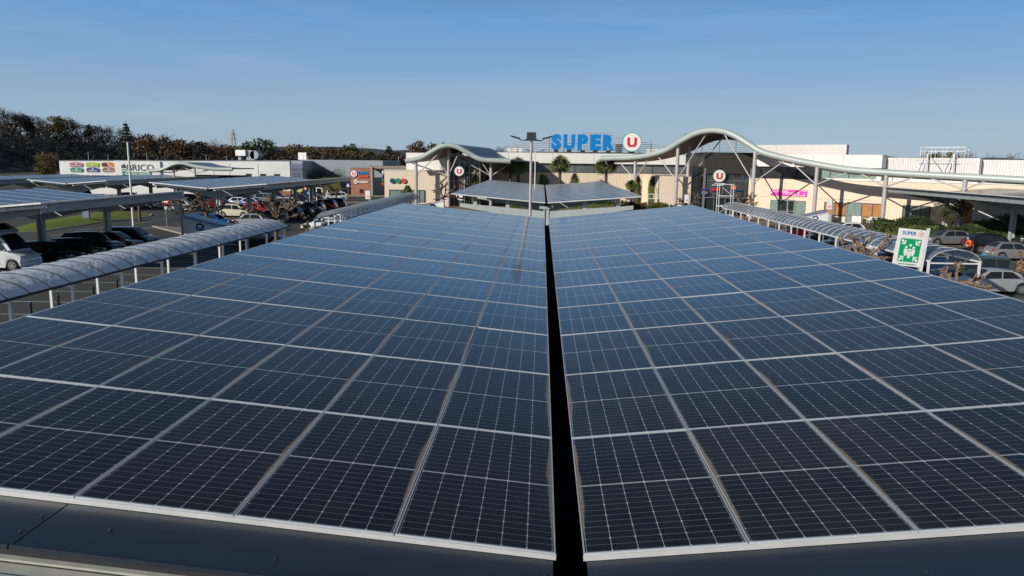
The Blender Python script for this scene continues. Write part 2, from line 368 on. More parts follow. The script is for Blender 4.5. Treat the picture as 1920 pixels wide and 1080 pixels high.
def thing(name, label, cat, loc=(0, 0, 0), rz=0, group=None):
    o = bpy.data.objects.new(name, None); COL.objects.link(o); o.empty_display_size = .3
    o.location = loc; o.rotation_euler = (0, 0, rz); o['label'] = label; o['category'] = cat
    if group: o['group'] = group
    return o
def tag(o, label, cat, group=None):
    o['label'] = label; o['category'] = cat
    if group: o['group'] = group
    return o
def struct(o): o['kind'] = 'structure'; return o
def copy_thing(src, loc, rz=None, label=None, group=None, scale=None):
    c = src.copy(); COL.objects.link(c); c.location = loc
    if rz is not None: c.rotation_euler = (0, 0, rz)
    if label: c['label'] = label
    if group: c['group'] = group
    if scale: c.scale = (scale,) * 3 if isinstance(scale, (int, float)) else scale
    for ch in [o for o in src.children]:
        d = ch.copy(); COL.objects.link(d); d.parent = c
        for g_ in [o for o in ch.children]:
            e = g_.copy(); COL.objects.link(e); e.parent = d
    return c

# ================================================================== GROUND
b = MB(); b.face(((-4000, -800, 0), (4000, -800, 0), (4000, 6000, 0), (-4000, 6000, 0)))
struct(b.build('ground', M['field']))
b = MB(); b.face(((-120, -40, .01), (75, -40, .01), (75, 165, .01), (-120, 165, .01)))
struct(b.build('car_park', M['asphalt']))
def sheet(name, pts, m, z=.02, h=0):
    b = MB(); b.face([(p[0], p[1], z) for p in pts])
    if h: 
        n = len(pts)
        for i in range(n):
            p, q = pts[i], pts[(i + 1) % n]; b.face(((p[0], p[1], z), (p[0], p[1], 0), (q[0], q[1], 0), (q[0], q[1], z)))
    return struct(b.build(name, m))
GR = [(-50.5, 68.5), (-48.2, 70.4), (-48.6, 76), (-49, 82), (-48, 87), (-48.4, 91), (-50, 94.5), (-54.2, 96.8), (-57, 95), (-56, 88), (-54.5, 80), (-52.6, 73)]
sheet('kerb', [((x + 52) * 1.07 - 52, (y - 83) * 1.02 + 83) for x, y in GR], M['kerb'], .10, 1)
# lawn island: gently domed
b = MB(); c = b.P((-52, 83, .45)); mid_ = [b.P((-52 + (x + 52) * .6, 83 + (y - 83) * .8, .36)) for x, y in GR]; rim_ = [b.P((x, y, .114)) for x, y in GR]
n = len(GR)
for i in range(n): b.fi((c, mid_[i], mid_[(i + 1) % n])); b.fi((mid_[i], rim_[i], rim_[(i + 1) % n], mid_[(i + 1) % n]))
struct(b.build('lawn', M['grass'], smooth=60))
IS = [(-41, 77.6), (-36, 75.6), (-30, 71.2), (-26.5, 68.5), (-24.5, 66), (-26, 64.6), (-30, 66.4), (-34.5, 70.5), (-39.6, 76)]
sheet('kerb', IS, M['kerb'], .13, 1)
sheet('planting_bed', [((x + 33) * .93 - 33, (y - 71) * .9 + 71) for x, y in IS], M['gravel'], .137)
IS2 = [(-37, 67.2), (-33.5, 65), (-30, 61.5), (-29, 58), (-31.5, 57.6), (-33.5, 60)]
sheet('kerb', IS2, M['kerb'], .13, 1); sheet('planting_bed', [((x + 32.5) * .9 - 32.5, (y - 61.8) * .93 + 61.8) for x, y in IS2], M['gravel'], .137)
sheet('forecourt', [(-40, 97), (-13, 97), (10, 97), (22, 97), (30, 90), (36, 76), (41, 62), (55, 62), (75, 62), (75, 131), (-40, 131)], M['paving'], .03)
sheet('pavement', [(-66, 136), (-30, 150), (-30, 153), (-66, 139)], M['kerb'], .12, 1)
sheet('lawn', [(-42, 152.5), (-34.5, 150.5), (-33, 155), (-42, 157)], M['grass'], .13, 1)
b = MB()
def line(p, q, w=.13):
    d = Vector((q[0] - p[0], q[1] - p[1])).normalized(); s_ = Vector((-d.y, d.x)) * w / 2
    b.face(((p[0] + s_.x, p[1] + s_.y, .016), (p[0] - s_.x, p[1] - s_.y, .016), (q[0] - s_.x, q[1] - s_.y, .016), (q[0] + s_.x, q[1] + s_.y, .016)))
for k in range(11): line((-28.5, 27.1 + 3.05 * k), (-23.3, 27.25 + 3.05 * k))
for k in range(20): line((-40.5, 76 + 2.6 * k), (-29.5, 76 + 2.6 * k)); 
for k in range(7): line((-39.5, 42 + 2.6 * k), (-31, 42 + 2.6 * k))
for k in range(14): line((24, 32 + 2.7 * k), (29.2, 32 + 2.7 * k)); line((36, 52 + 2.6 * k), (47, 52 + 2.6 * k))
for p, q in [((-44.8, 66.8), (-44.8, 71)), ((-46, 72.5), (-45.0, 78)), ((-44.6, 80), (-44.4, 88)), ((-40.2, 73), (-41.2, 79)), ((-40.2, 73), (-37, 69.7)), ((-45, 95), (-44, 104)), ((-58, 62), (-58, 70)), ((-60, 75), (-61, 90)), ((-26, 120), (-22, 132)), ((-44, 110), (-30, 122)), ((-30, 122), (-22, 124)), ((-42, 128), (-28, 131))]: line(p, q, .16)
struct(b.build('road_marking', M['asphalt_line']))

# ================================================================== HILL AND FAR RIDGES
rng = random.Random(5)
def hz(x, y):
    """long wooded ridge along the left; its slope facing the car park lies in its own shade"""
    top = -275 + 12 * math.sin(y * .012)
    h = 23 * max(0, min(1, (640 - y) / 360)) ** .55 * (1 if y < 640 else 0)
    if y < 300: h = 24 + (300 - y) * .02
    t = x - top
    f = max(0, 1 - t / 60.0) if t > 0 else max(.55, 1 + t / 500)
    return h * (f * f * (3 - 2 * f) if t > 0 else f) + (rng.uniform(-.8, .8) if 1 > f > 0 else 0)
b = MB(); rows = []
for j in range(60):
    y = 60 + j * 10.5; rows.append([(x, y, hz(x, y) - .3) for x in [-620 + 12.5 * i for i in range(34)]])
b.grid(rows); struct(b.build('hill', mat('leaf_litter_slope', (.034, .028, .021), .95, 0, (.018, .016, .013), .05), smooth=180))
def ridge(name, pts, z, y, m, dy=160):
    b = MB(); r = random.Random(int(y)); a = []
    for x, h in pts: a.append((x, h))
    xs = [a[0][0] + (a[-1][0] - a[0][0]) * i / 160 for i in range(161)]
    def hh(x):
        for (x0, h0), (x1, h1) in zip(a, a[1:]):
            if x0 <= x <= x1: return h0 + (h1 - h0) * (x - x0) / (x1 - x0)
        return a[-1][1]
    tops = [hh(x) + r.uniform(-1, 1) * z for x in xs]
    b.grid([[(x, y - dy, -1) for x in xs], [(x, y - dy * .35, t * .62) for x, t in zip(xs, tops)], [(x, y, t) for x, t in zip(xs, tops)], [(x, y + dy, t * .5) for x, t in zip(xs, tops)]])
    return struct(b.build(name, m, smooth=180))
M['far1'] = mat('distant_woodland', (.050, .062, .066), .95, 0, (.030, .040, .046), .02)
ridge('hills', [(-2400, 30), (-1500, 42), (-1000, 38), (-620, 42), (-420, 34), (0, 36), (800, 34), (2400, 30)], 1.6, 2300, M['far1'], 300)

# ================================================================== SOLAR CANOPIES
def vee(side, g, i, a, zv):      # distance i along the slope
    return Vector((side * (g + i * math.cos(a)), 0, zv + i * math.sin(a)))
def place_matrix(side, g, i, j, a, zv, x0, y0):
    s_ = vee(side, g, (i + .5) * PX, a, zv)
    mt = Matrix.Translation((x0 + s_.x, y0 + j * PY, s_.z)) @ Matrix.Rotation(-side * a, 4, 'Y')
    return mt
# ---- the big one under the camera
Z0, Y0, GAP = 4.62, 4.864, .0919
AL, AR = .0915, .10898
main = thing('solar_canopy', 'huge butterfly canopy of dark solar panels filling the foreground, seen from above', 'solar canopy', (0, Y0, 0))
rng = random.Random(3)
pm = {}
for side, mt in ((-1, 'pv_l'), (1, 'pv_r')):
    q = MB(); q.face(((-PW / 2 + .012, .012, 0), (PW / 2 - .012, .012, 0), (PW / 2 - .012, PL - .012, 0), (-PW / 2 + .012, PL - .012, 0)))
    me = bpy.data.meshes.new('solar_panel'); me.from_pydata(q.v, [], q.f); me.materials.append(M[mt]); pm[side] = me
f = MB()
f.box(-PW / 2, PW / 2, 0, .014, -.035, .004); f.box(-PW / 2, PW / 2, PL - .014, PL, -.035, .004)
f.box(-PW / 2, -PW / 2 + .011, .014, PL - .014, -.035, .003); f.box(PW / 2 - .011, PW / 2, .014, PL - .014, -.035, .003)
fme = bpy.data.meshes.new('panel_frame'); fme.from_pydata(f.v, [], f.f); fme.materials.append(M['alu_row']); fme.materials.append(M['alu_frame'])
for p_ in fme.polygons: p_.material_index = 1 if p_.index >= 12 else 0
cells = sorted([(j, i, s_) for s_ in (-1, 1) for i in range(6) for j in range(14)], key=lambda c: (c[0], c[1]))
rest_g = MB(); rest_f = MB()
near = cells[:96]; far_o = []
for j, i, s_ in cells:
    a = AL if s_ < 0 else AR
    mt = place_matrix(s_, GAP, i, j, a, Z0, 0, Y0)
    mt = mt @ Matrix.Rotation(rng.gauss(0, .0011), 4, 'X') @ Matrix.Rotation(rng.gauss(0, .0022), 4, 'Y')
    o = bpy.data.objects.new('solar_panel', pm[s_]); o.parent = main; COL.objects.link(o)
    wm = mt.copy(); mt.translation -= Vector((0, Y0, 0)); o.matrix_local = mt
    if (j, i, s_) in near:
        fr = bpy.data.objects.new('panel_frame', fme); fr.parent = o; COL.objects.link(fr)
    else:
        far_o.append((o, s_, mt.copy()))
        rest_f.T = mt; base = len(rest_f.v)
        for v in f.v: rest_f.P(v)
        for fc in f.f: rest_f.f.append([base + k for k in fc]); rest_f.mi.append(0)
# the far rows beyond the hundredth panel: one part
rest = {-1: MB(), 1: MB()}
fm = MB()
for o, s_, mt in far_o:
    rest[s_].T = mt; rest[s_].face([v.co for v in o.data.vertices]); bpy.data.objects.remove(o)
def uvd_material(name, side):
    """the same cell pattern, laid on many panels of one mesh through their UV layer"""
    m = panel_material(name, side, True)
    uv = nd(m, 'ShaderNodeUVMap'); uv.uv_map = 'panel'
    for l_ in list(m.node_tree.links):
        if l_.from_node.type == 'TEX_COORD': m.node_tree.links.new(uv.outputs[0], l_.to_socket)
    return m
fr_mb = MB(); v_all = []; f_all = []; mi_all = []
for k, s_ in enumerate((-1, 1)):
    base = len(v_all); v_all += rest[s_].v; f_all += [[base + i for i in q] for q in rest[s_].f]; mi_all += [k] * len(rest[s_].f)
me = bpy.data.meshes.new('solar_panel'); me.from_pydata(v_all, [], f_all)
uvl = me.uv_layers.new(name='panel')
for p in me.polygons:
    p.material_index = mi_all[p.index]
    for li, c in zip(p.loop_indices, ((-PW / 2 + .012, .012), (PW / 2 - .012, .012), (PW / 2 - .012, PL - .012), (-PW / 2 + .012, PL - .012))): uvl.data[li].uv = c
me.materials.append(uvd_material('solar_cells_left_far', 1)); me.materials.append(uvd_material('solar_cells_right_far', -1))
o = bpy.data.objects.new('solar_panel', me); COL.objects.link(o); o.parent = main; o['kind'] = 'stuff'; o['label'] = 'farthest rows of blue solar panels at the far end of the canopy'
ff = bpy.data.meshes.new('panel_frame'); ff.from_pydata(rest_f.v, [], rest_f.f); ff.materials.append(M['alu_row']); ff.materials.append(M['alu_frame'])
for p_ in ff.polygons: p_.material_index = 1 if p_.index % 24 >= 12 else 0
fo = bpy.data.objects.new('panel_frame', ff); COL.objects.link(fo); fo.parent = o

YE = Y0 + 14 * PY
def slope_box(b, s_, i0, i1, y0, y1, d0, d1, a=None, zv=Z0, g=GAP):
    """box lying in the wing: i along the slope, d normal to it"""
    a = a if a is not None else (AL if s_ < 0 else AR)
    o = Vector((s_ * g, 0, zv)); e = Vector((s_ * math.cos(a), 0, math.sin(a))); nrm = Vector((-s_ * math.sin(a), 0, math.cos(a)))
    c = [o + e * i + nrm * d + Vector((0, y, 0)) for d in (d0, d1) for (i, y) in ((i0, y0), (i1, y0), (i1, y1), (i0, y1))]
    k = [b.P(p) for p in c]
    for q in ((3, 2, 1, 0), (4, 5, 6, 7), (0, 1, 5, 4), (1, 2, 6, 5), (2, 3, 7, 6), (3, 0, 4, 7)): b.fi([k[i] for i in q])
W6 = 6 * PX
# white face of the first panel row, then coated sheets towards the camera
for s_ in (-1, 1):
    b = MB(); slope_box(b, s_, .0, W6, Y0 - .018, Y0 - .002, -.040, -.004); b.build('edge_trim', M['alu_edge'], main)
    a = 3.43 if s_ < 0 else 4.02; cuts = [0.02, a, W6] 
    lens_ = [.012]
    for k, (i0, i1) in enumerate(zip(cuts, cuts[1:])):
        b = MB(); slope_box(b, s_, i0 + (.006 if k else 0), i1 - .006, Y0 - .62, Y0 - .020, -.058, -.043)
        slope_box(b, s_, i0 + (.006 if k else 0), i1 - .006, Y0 - .632, Y0 - .6205, -.058, -.024)
        sh = b.build('cover_sheet', M['navy_sheet'], main)
        b = MB()
        for (i, y) in ((i0 + .06, Y0 - .22), (i0 + .06, Y0 - .44), (i1 - .45, Y0 - .30), ((i0 + i1) / 2 + .1, Y0 - .42)):
            aa = AL if s_ < 0 else AR; p = vee(s_, GAP, i, aa, Z0) + Vector((0, y, -.037)); b.ball(p, .007, 6, 4); b.tube([p + Vector((0, 0, -.006)), p + Vector((0, 0, -.003))], .013, 10)
        b.build('screw', M['dark_steel'], sh)
    b = MB(); slope_box(b, s_, .02, W6, Y0 - .70, Y0 - .655, -.09, -.075); slope_box(b, s_, .02, W6, Y0 - .655, Y0 - .640, -.12, -.10)
    slope_box(b, s_, .02, W6, Y0 - .86, Y0 - .702, -.12, -.10); slope_box(b, s_, .02, W6, Y0 - .90, Y0 - .862, -.14, -.07); slope_box(b, s_, .02, W6, Y0 - 1.1, Y0 - .905, -.30, -.28)
    b.build('gutter_rail', M['cream_rail'], main)
    # purlins, rafters below
    for i in (.35, 1.7, 3.0, 4.3, 5.6, 6.6):
        b = MB(); slope_box(b, s_, i - .04, i + .04, Y0 + .15, YE, -.16, -.04); b.build('purlin', M['grey_steel'], main)
    for y in (Y0 + 1.2, Y0 + 7.5, Y0 + 14, Y0 + 20.5, Y0 + 27, YE - .9):
        b = MB(); slope_box(b, s_, .1, W6 - .5, y - .09, y + .09, -.52, -.165); b.build('rafter', M['grey_steel'], main)
    b = MB(); slope_box(b, s_, W6 + .002, W6 + .018, Y0, YE, -.05, .002); slope_box(b, s_, 0, W6, YE + .002, YE + .02, -.055, 0); b.build('edge_trim', M['alu'], main)
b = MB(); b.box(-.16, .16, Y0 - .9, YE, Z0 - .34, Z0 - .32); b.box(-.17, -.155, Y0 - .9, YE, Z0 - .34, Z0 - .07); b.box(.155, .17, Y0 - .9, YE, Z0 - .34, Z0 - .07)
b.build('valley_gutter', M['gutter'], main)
for y in (Y0 + 1.2, Y0 + 14, Y0 + 27):
    b = MB(); b.box(-.18, .18, y - .2, y + .2, .0, Z0 - .35); b.build('post', M['grey_steel'], main)

# ---- the other V canopies
def pv_sheet_material(name, side):
    """far wings: the rows of modules, each with its own tone"""
    m = mat(name, (.006, .008, .014), .22, 0, None, 3, .26)
    lk = m.node_tree.links; bs_ = m.node_tree.nodes['Principled BSDF']
    tc = nd(m, 'ShaderNodeTexCoord'); sp = nd(m, 'ShaderNodeSeparateXYZ'); lk.new(tc.outputs['Object'], sp.inputs[0])
    fx = math_(m, 'FRACT', math_(m, 'MULTIPLY', math_(m, 'ABSOLUTE', sp.outputs[0]), 1 / PX)); fy = math_(m, 'FRACT', math_(m, 'MULTIPLY', sp.outputs[1], 1 / PY))
    lx = math_(m, 'GREATER_THAN', fx, .972); ly = math_(m, 'GREATER_THAN', fy, .90)
    ly2 = math_(m, 'LESS_THAN', math_(m, 'ABSOLUTE', math_(m, 'SUBTRACT', fy, .45)), .03)
    wn = nd(m, 'ShaderNodeTexWhiteNoise'); wn.noise_dimensions = '2D'; cb = nd(m, 'ShaderNodeCombineXYZ')
    lk.new(math_(m, 'FLOOR', math_(m, 'MULTIPLY', sp.outputs[0], 1 / PX)), cb.inputs[0]); lk.new(math_(m, 'FLOOR', math_(m, 'MULTIPLY', sp.outputs[1], 1 / PY)), cb.inputs[1]); lk.new(cb.outputs[0], wn.inputs['Vector'])
    c = mix_(m, wn.outputs['Value'], (.006, .008, .013), (.016, .020, .030))
    c = mix_(m, math_(m, 'MULTIPLY', ly2, .35), c, (.4, .42, .45))
    c = mix_(m, math_(m, 'MULTIPLY', math_(m, 'MAXIMUM', lx, ly), .85), c, (.42, .43, .44))
    lk.new(c, bs_.inputs['Base Color'])
    return m
M['pvs'] = pv_sheet_material('distant_solar_modules', 1)
def vee_canopy(x0, y0, y1, half, zv, rise, label, posts, near_face=True, heavy=False):
    t = thing('solar_canopy', label, 'solar canopy', (x0, y0, 0), group='solar canopies over the parking rows')
    a = math.atan2(rise, half); L = half / math.cos(a); n = max(1, round((y1 - y0) / PY))
    for s_ in (-1, 1):
        b = MB(); b.T = Matrix.Identity(4)
        o_ = MB(); slope_box(o_, s_, 0, L, 0, y1 - y0, -.012, 0, a, zv, .09)
        o_.build('panel_array', M['pvs'], t, world=False)
        b = MB(); q_ = PY; yy = q_
        while yy < y1 - y0: slope_box(b, s_, .01, L, yy, yy + .03, .001, (.016) if heavy else .006, a, zv, .09); yy += q_
        b.build('row_rail', M['alu_row'] if heavy else M['alu_frame'], t, world=False)
        b = MB(); slope_box(b, s_, 0, L, -.05, -.003, -.09, .012, a, zv, .09); slope_box(b, s_, L + .003, L + .04, -.05, y1 - y0, -.09, -.01, a, zv, .09)
        b.build('edge_trim', M['alu_edge'], t, world=False)
        b = MB(); slope_box(b, s_, .2, L * .99, .55, .62, -.34, -.16, a, zv, .09)
        slope_box(b, s_, L * .52, L * .6, .5, .54, -.36, -.14, a, zv, .09)
        if not heavy: b.build('front_purlin', M['alu_edge'], t, world=False)
        b = MB(); slope_box(b, s_, L - .5, L - .46, .6, y1 - y0, -.62, -.06, a, zv, .09); (b.build('fascia', M['grey_steel'], t, world=False) if not heavy else None)
        for i in (.6, L * .35, L * .62, L * .86):
            b = MB(); slope_box(b, s_, i - .05, i + .05, .7, y1 - y0, -.28, -.09, a, zv, .09); b.build('purlin', M['dark_steel'] if not heavy else M['grey_steel'], t, world=False)
        for y in posts:
            b = MB()
            z0 = zv - (.30 if not heavy else .78); yy = y - y0; aa, bb = (.12, L * .42, L * .93), (.95, .62, .30)
            pts = [vee(s_, .0, i, a, z0) for i in aa]
            for (p, d0), (q, d1) in zip(list(zip(pts, bb)), list(zip(pts, bb))[1:]):
                k = [b.P(v) for yq in (yy - .1, yy + .1) for v in (Vector((p.x, yq, p.z - d0)), Vector((q.x, yq, q.z - d1)), Vector((q.x, yq, q.z)), Vector((p.x, yq, p.z)))]
                for q_ in ((0, 1, 2, 3), (7, 6, 5, 4), (0, 4, 5, 1), (1, 5, 6, 2), (2, 6, 7, 3), (3, 7, 4, 0)): b.fi([k[i] for i in q_])
            b.build('cantilever_beam', M['grey_steel'] if not heavy else M['light_steel'], t, world=False)
    b = MB(); b.box(-.16, .16, 0, y1 - y0, zv - .3, zv - .22); b.build('valley_gutter', M['gutter'], t, world=False)
    for y in posts:
        b = MB()
        for s_ in (-1, 1): b.box(s_ * .17 - .06, s_ * .17 + .06, y - y0 - .16, y - y0 + .16, 0, zv - .32)
        b.box(-.11, .11, y - y0 - .05, y - y0 + .05, 0, zv - .32); b.box(-.3, .3, y - y0 - .3, y - y0 + .3, 0, .03)
        b.build('post', M['light_steel'], t, world=False)
    return t
vee_canopy(-35, 42.2, 60.6, 6.1, 4.05, .56, 'solar canopy nearest on the left, cut by the picture edge, over the dark cars', [44.0, 51.2, 59.3])
vee_canopy(-35, 78, 115, 6.1, 4.1, .54, 'solar canopy over the cream, red and grey cars left of the brick wall sign', [80.5, 89, 97.4, 106, 113.5])
vee_canopy(-61.5, 96, 132, 5.1, 3.68, .47, 'distant solar canopy in front of the coloured panels of the white store', [99, 108, 117, 126])
vee_canopy(-75.5, 88, 128, 5.1, 3.65, .47, 'farthest left solar canopy, only its right wing visible', [91, 100, 109, 118])
vee_canopy(45.5, 60.5, 89.5, 6.1, 4.4, .54, 'solar canopy at the right edge over the hatchbacks by the hedge', [62.5, 75.2, 87.6])
c2 = vee_canopy(.15, 61.7, 107, 7.65, 4.02, .62, 'grey butterfly solar canopy in the middle, just beyond the big one', [62.4, 77, 91, 104], heavy=True)
# heavy front frame of the middle canopy: stub posts between frame and wing
b = MB()
for s_ in (-1, 1):
    for i in (3.2, 5.9): p = vee(s_, 0, i, .081, 4.02); b.bar((p.x, .9, p.z - .8), (p.x, .9, p.z - .1), .14, .3)
b.box(-.55, .55, .5, 1.0, 3.45, 3.72)
b.build('stub_post', M['light_steel'], c2, world=False)

# ================================================================== ARCHED WALKWAYS
def walkway(name, xi, xo, y0, y1, step, label, poly, n_between=3, ridge_m='grey_steel', posts_in=True, zi=2.6, rise=.62):
    t = thing(name, label, 'covered walkway', ((xi + xo) / 2, y0, 0), group='arched walkway roofs beside the big canopy')
    a0_ = .08 if poly != 'poly_l' else .2
    def arc(k, off=0):   # k 0..1
        th = PI * (a0_ + (1 - 2 * a0_) * k); r = abs(xo - xi) / 2 / math.cos(PI * a0_)
        return ((xi + xo) / 2 - (xo - xi) / 2 / math.cos(PI * a0_) * math.cos(th), zi + rise * (math.sin(th) - math.sin(PI * a0_)) / (1 - math.sin(PI * a0_)) + off)
    N = 12; rr = random.Random(7); nb = int((y1 - y0) / step)
    b = MB(); rows = []
    for j in range(nb + 1):
        for q in range(4):
            if j == nb and q: break
            y = y0 + (j + q / 4) * step; sag = 0 if q == 0 else .042 * math.sin(PI * q / 4)
            rows.append([(arc(k / N)[0], y, arc(k / N)[1] + sag * math.sin(k * 1.7 + q * 1.9 + j * .35) * (.75 + rr.random() * .5)) for k in range(N + 1)])
    b.grid(rows); rb = b.build('roof_sheet', M[poly], t, smooth=75)
    for j in range(nb + 1):
        b = MB(); y = y0 + j * step; pts = [(arc(k / N)[0], y, arc(k / N)[1] + .016) for k in range(N + 1)]
        for p, q in zip(pts, pts[1:]): b.bar(p, q, .035, .02)
        b.build('rib', M[ridge_m], t)
    b = MB(); b.box(xi - .04, xi + .04, y0, y0 + nb * step, zi - .06, zi + .02); b.box(xo - .04, xo + .04, y0, y0 + nb * step, zi - .06, zi + .02); b.build('eave_beam', M[ridge_m], t)
    k = 0; y = y0 + .1
    while y < y0 + nb * step + .2:
        for x, sgn in ((xi, 1), (xo, -1)):
            b = MB(); b.box(x - .05, x + .05, y - .05, y + .05, 0, zi - .06)
            if x == xi:
                d = 1 if xo > xi else -1
                b.box(min(x - d * .42, x + d * .1), max(x - d * .42, x - d * .06), y + .55, y + .65, zi - .17, zi - .09) if False else None
            b.build('post', M['white_metal'], t)
        b = MB(); d = 1 if xo > xi else -1
        b.box(min(xi, xo) + .05, max(xi, xo) - .05, y - .03, y + .03, zi - .16, zi - .09); b.build('cross_tie', M['white_metal'], t)
        y += step * n_between; k += 1
    return t
walkway('covered_walkway', -17.7, -20.8, 17.0, 52.0, 1.12, 'near arched walkway roof of pale rippled sheets on the left', 'poly_l', 3, 'dark_steel', rise=.50)
walkway('covered_walkway', -15.6, -18.0, 58.6, 95.0, .95, 'far left arched walkway roof with close ribs running to the store corner', 'poly_r', 2, 'grey_steel')
walkway('covered_walkway', 20.0, 22.6, 39.8, 87, 1.05, 'arched bluish walkway roof right of the big canopy, leading to the glass entrance', 'poly_r', 3, 'white_metal', zi=2.45, rise=.6)
# bollards by the near walkway
b = MB(); b.tube([(0, 0, 0), (0, 0, .52)], .07, 10); b.ball((0, 0, .53), .08, 8, 5)
bo = b.build('bollard', mat('dark_green_paint', (.015, .03, .025), .5), None, 40); tag(bo, 'short dark green bollard on the asphalt beside the near walkway', 'bollard', 'green bollards along the near walkway')
for k, (x, y) in enumerate(((-23.7, 33.3), (-23.7, 35.3), (-23.5, 37.9), (-23.6, 40.3), (-23.6, 42.2))):
    o = bo if k == 0 else bo.copy()
    if k: COL.objects.link(o)
    o.location = (x, y, 0); o['label'] = ('short green bollard beside the near walkway, leftmost of the five', 'short green bollard beside the near walkway, second from the left', 'short green bollard beside the near walkway, middle of the five', 'short green bollard beside the near walkway, fourth from the left', 'short green bollard beside the near walkway, rightmost of the five')[k]
# ================================================================== SUPERMARKET
store = thing('supermarket', 'long low cream and white supermarket behind the wavy grey roofs', 'building', (5, 110, 0))
YF = 131.0                          # front of the middle facade
FA, FB = (31.0, 106.0), (54.8, 86.0)    # line of the right facade
fdx, fdy = FB[0] - FA[0], FB[1] - FA[1]; FL = math.hypot(fdx, fdy); fdx /= FL; fdy /= FL
TR = Matrix(((fdx, -fdy, 0, FA[0]), (fdy, fdx, 0, FA[1]), (0, 0, 1, 0), (0, 0, 0, 1)))     # local x along, y inward
def part(b, name, m, parent=store, smooth=None): return b.build(name, m, parent, smooth)
def px_m(u): return (u - 1017.0) / F * YF
# middle facade: cream plinth wall, clerestory, white fascia
b = MB(); b.box(-14.5, 31, YF, YF + .3, 0, 5.45); part(b, 'wall', M['cream_wall'])
b = MB(); b.box(-14.5, 26, YF + .35, YF + .5, 5.45, 7.0); part(b, 'clerestory_window', M['clere'])
b = MB()
x = -14.5
while x < 24: b.box(x - .04, x + .04, YF + .27, YF + .36, 5.46, 6.98); x += 3.3
b.box(-14.5, 26, YF - .06, YF + .34, 5.45, 5.56); part(b, 'mullion', M['frame_dark'])
b = MB(); b.box(-16, 24, YF - .25, YF + .5, 7.0, 8.72); part(b, 'fascia', M['white_wall'])
b = MB()
for x in (-6, 1.5, 8.5, 15.5, 20.5): b.box(x - .02, x + .02, YF - .262, YF - .252, 7.02, 8.7)
part(b, 'fascia_joint', M['frame_grey'])
b = MB(); b.box(-17, 26, YF + .52, YF + 60, 8.35, 8.5); b.box(-16, 24, YF - .28, YF + .55, 8.722, 8.80); part(b, 'roof', M['roof_top'])
b = MB(); x = -14.2
while x < 17: b.box(x, x + .018, YF - .008, YF - .002, .1, 5.4); x += .62
part(b, 'cladding_joint', M['soffit'])
# left white corner block and low cream shop
b = MB(); b.box(-22.4, -14.3, 124, 150, 0, 8.42); part(b, 'wall', M['white_wall'])
b = MB(); b.box(-22.5, -14.2, 123.9, 150.1, 8.43, 8.50); part(b, 'coping', M['soffit'])
b = MB(); b.box(-25.3, -15.2, 120.5, 123.9, 0, 5.55); part(b, 'wall', M['cream_wall'])
b = MB(); b.box(-25.4, -15.1, 120.4, 123.9, 5.56, 5.68); part(b, 'coping', M['white_wall'])
b = MB(); b.box(-24.5, -18.9, 120.4, 120.46, .6, 2.45); wn_ = part(b, 'window', M['green_glass'])
b = MB()
for x in (-24.5, -22.6, -21.2, -19.7, -18.9): b.box(x - .05, x + .05, 120.34, 120.39, .6, 2.45)
b.box(-24.6, -18.8, 120.33, 120.39, 2.45, 2.55); part(b, 'window_frame', M['frame_dark'], wn_)
for x, c in ((-24.0, 'ball_blue'), (-23.1, 'ball_green'), (-22.2, 'ball_red')):
    b = MB(); b.disc((x, 3.95), .40, 120.25, 120.38)
    tag(b.build('wall_dot', M[c]), {'ball_blue': 'dark blue round emblem on the cream shop wall, first of three', 'ball_green': 'green round emblem on the cream shop wall, middle of three', 'ball_red': 'orange red round emblem on the cream shop wall, last of three'}[c], 'wall emblem', 'three coloured discs on the low shop')
for z, c in ((5.2, 'white_sign'), (4.6, 'ball_blue'), (4.0, 'ball_green'), (3.4, 'ball_red')):
    b = MB(); b.T = Matrix.Translation((-25.55, 120.9, 0)) @ Matrix.Rotation(R(70), 4, 'Z'); b.disc((0, z), .30, -.06, .06)
    tag(b.build('wall_dot', M[c]), 'small %s disc stacked on the left corner of the low cream shop' % {'white_sign': 'white', 'ball_blue': 'dark blue', 'ball_green': 'green', 'ball_red': 'red'}[c], 'wall emblem', 'stacked discs on the shop corner')
# left entrance: glazed box with steel frame and round sign
b = MB(); b.box(-15.2, -10.2, 122.2, 130.9, 0, 8.0); part(b, 'entrance_glass', M['window'])
b = MB()
for i in range(7): x = -15.2 + i * 5 / 6; b.box(x - .06, x + .06, 122.05, 122.19, 0, 8.0)
for z in (2.6, 4.0, 5.3, 6.9, 7.95): b.box(-15.26, -10.14, 122.0, 122.04, z - .05, z + .05)
for i in range(3): b.box(-16.4 + .5 * i, -16.32 + .5 * i, 121.4, 121.5, 0, 6.2)
b.box(-16.4, -15.2, 121.35, 121.39, 3.1, 3.2); b.box(-16.4, -15.2, 121.35, 121.39, 5.1, 5.2); part(b, 'entrance_frame', M['col_paint'])
rng = random.Random(12); b = MB()
for i in range(24):
    x = -15.1 + i * .205; z0 = rng.uniform(2.7, 3.6); b.box(x, x + rng.uniform(.05, .1), 122.12, 122.18, z0, rng.uniform(5.2, 6.8))
part(b, 'curtain_strip', M['soffit'])
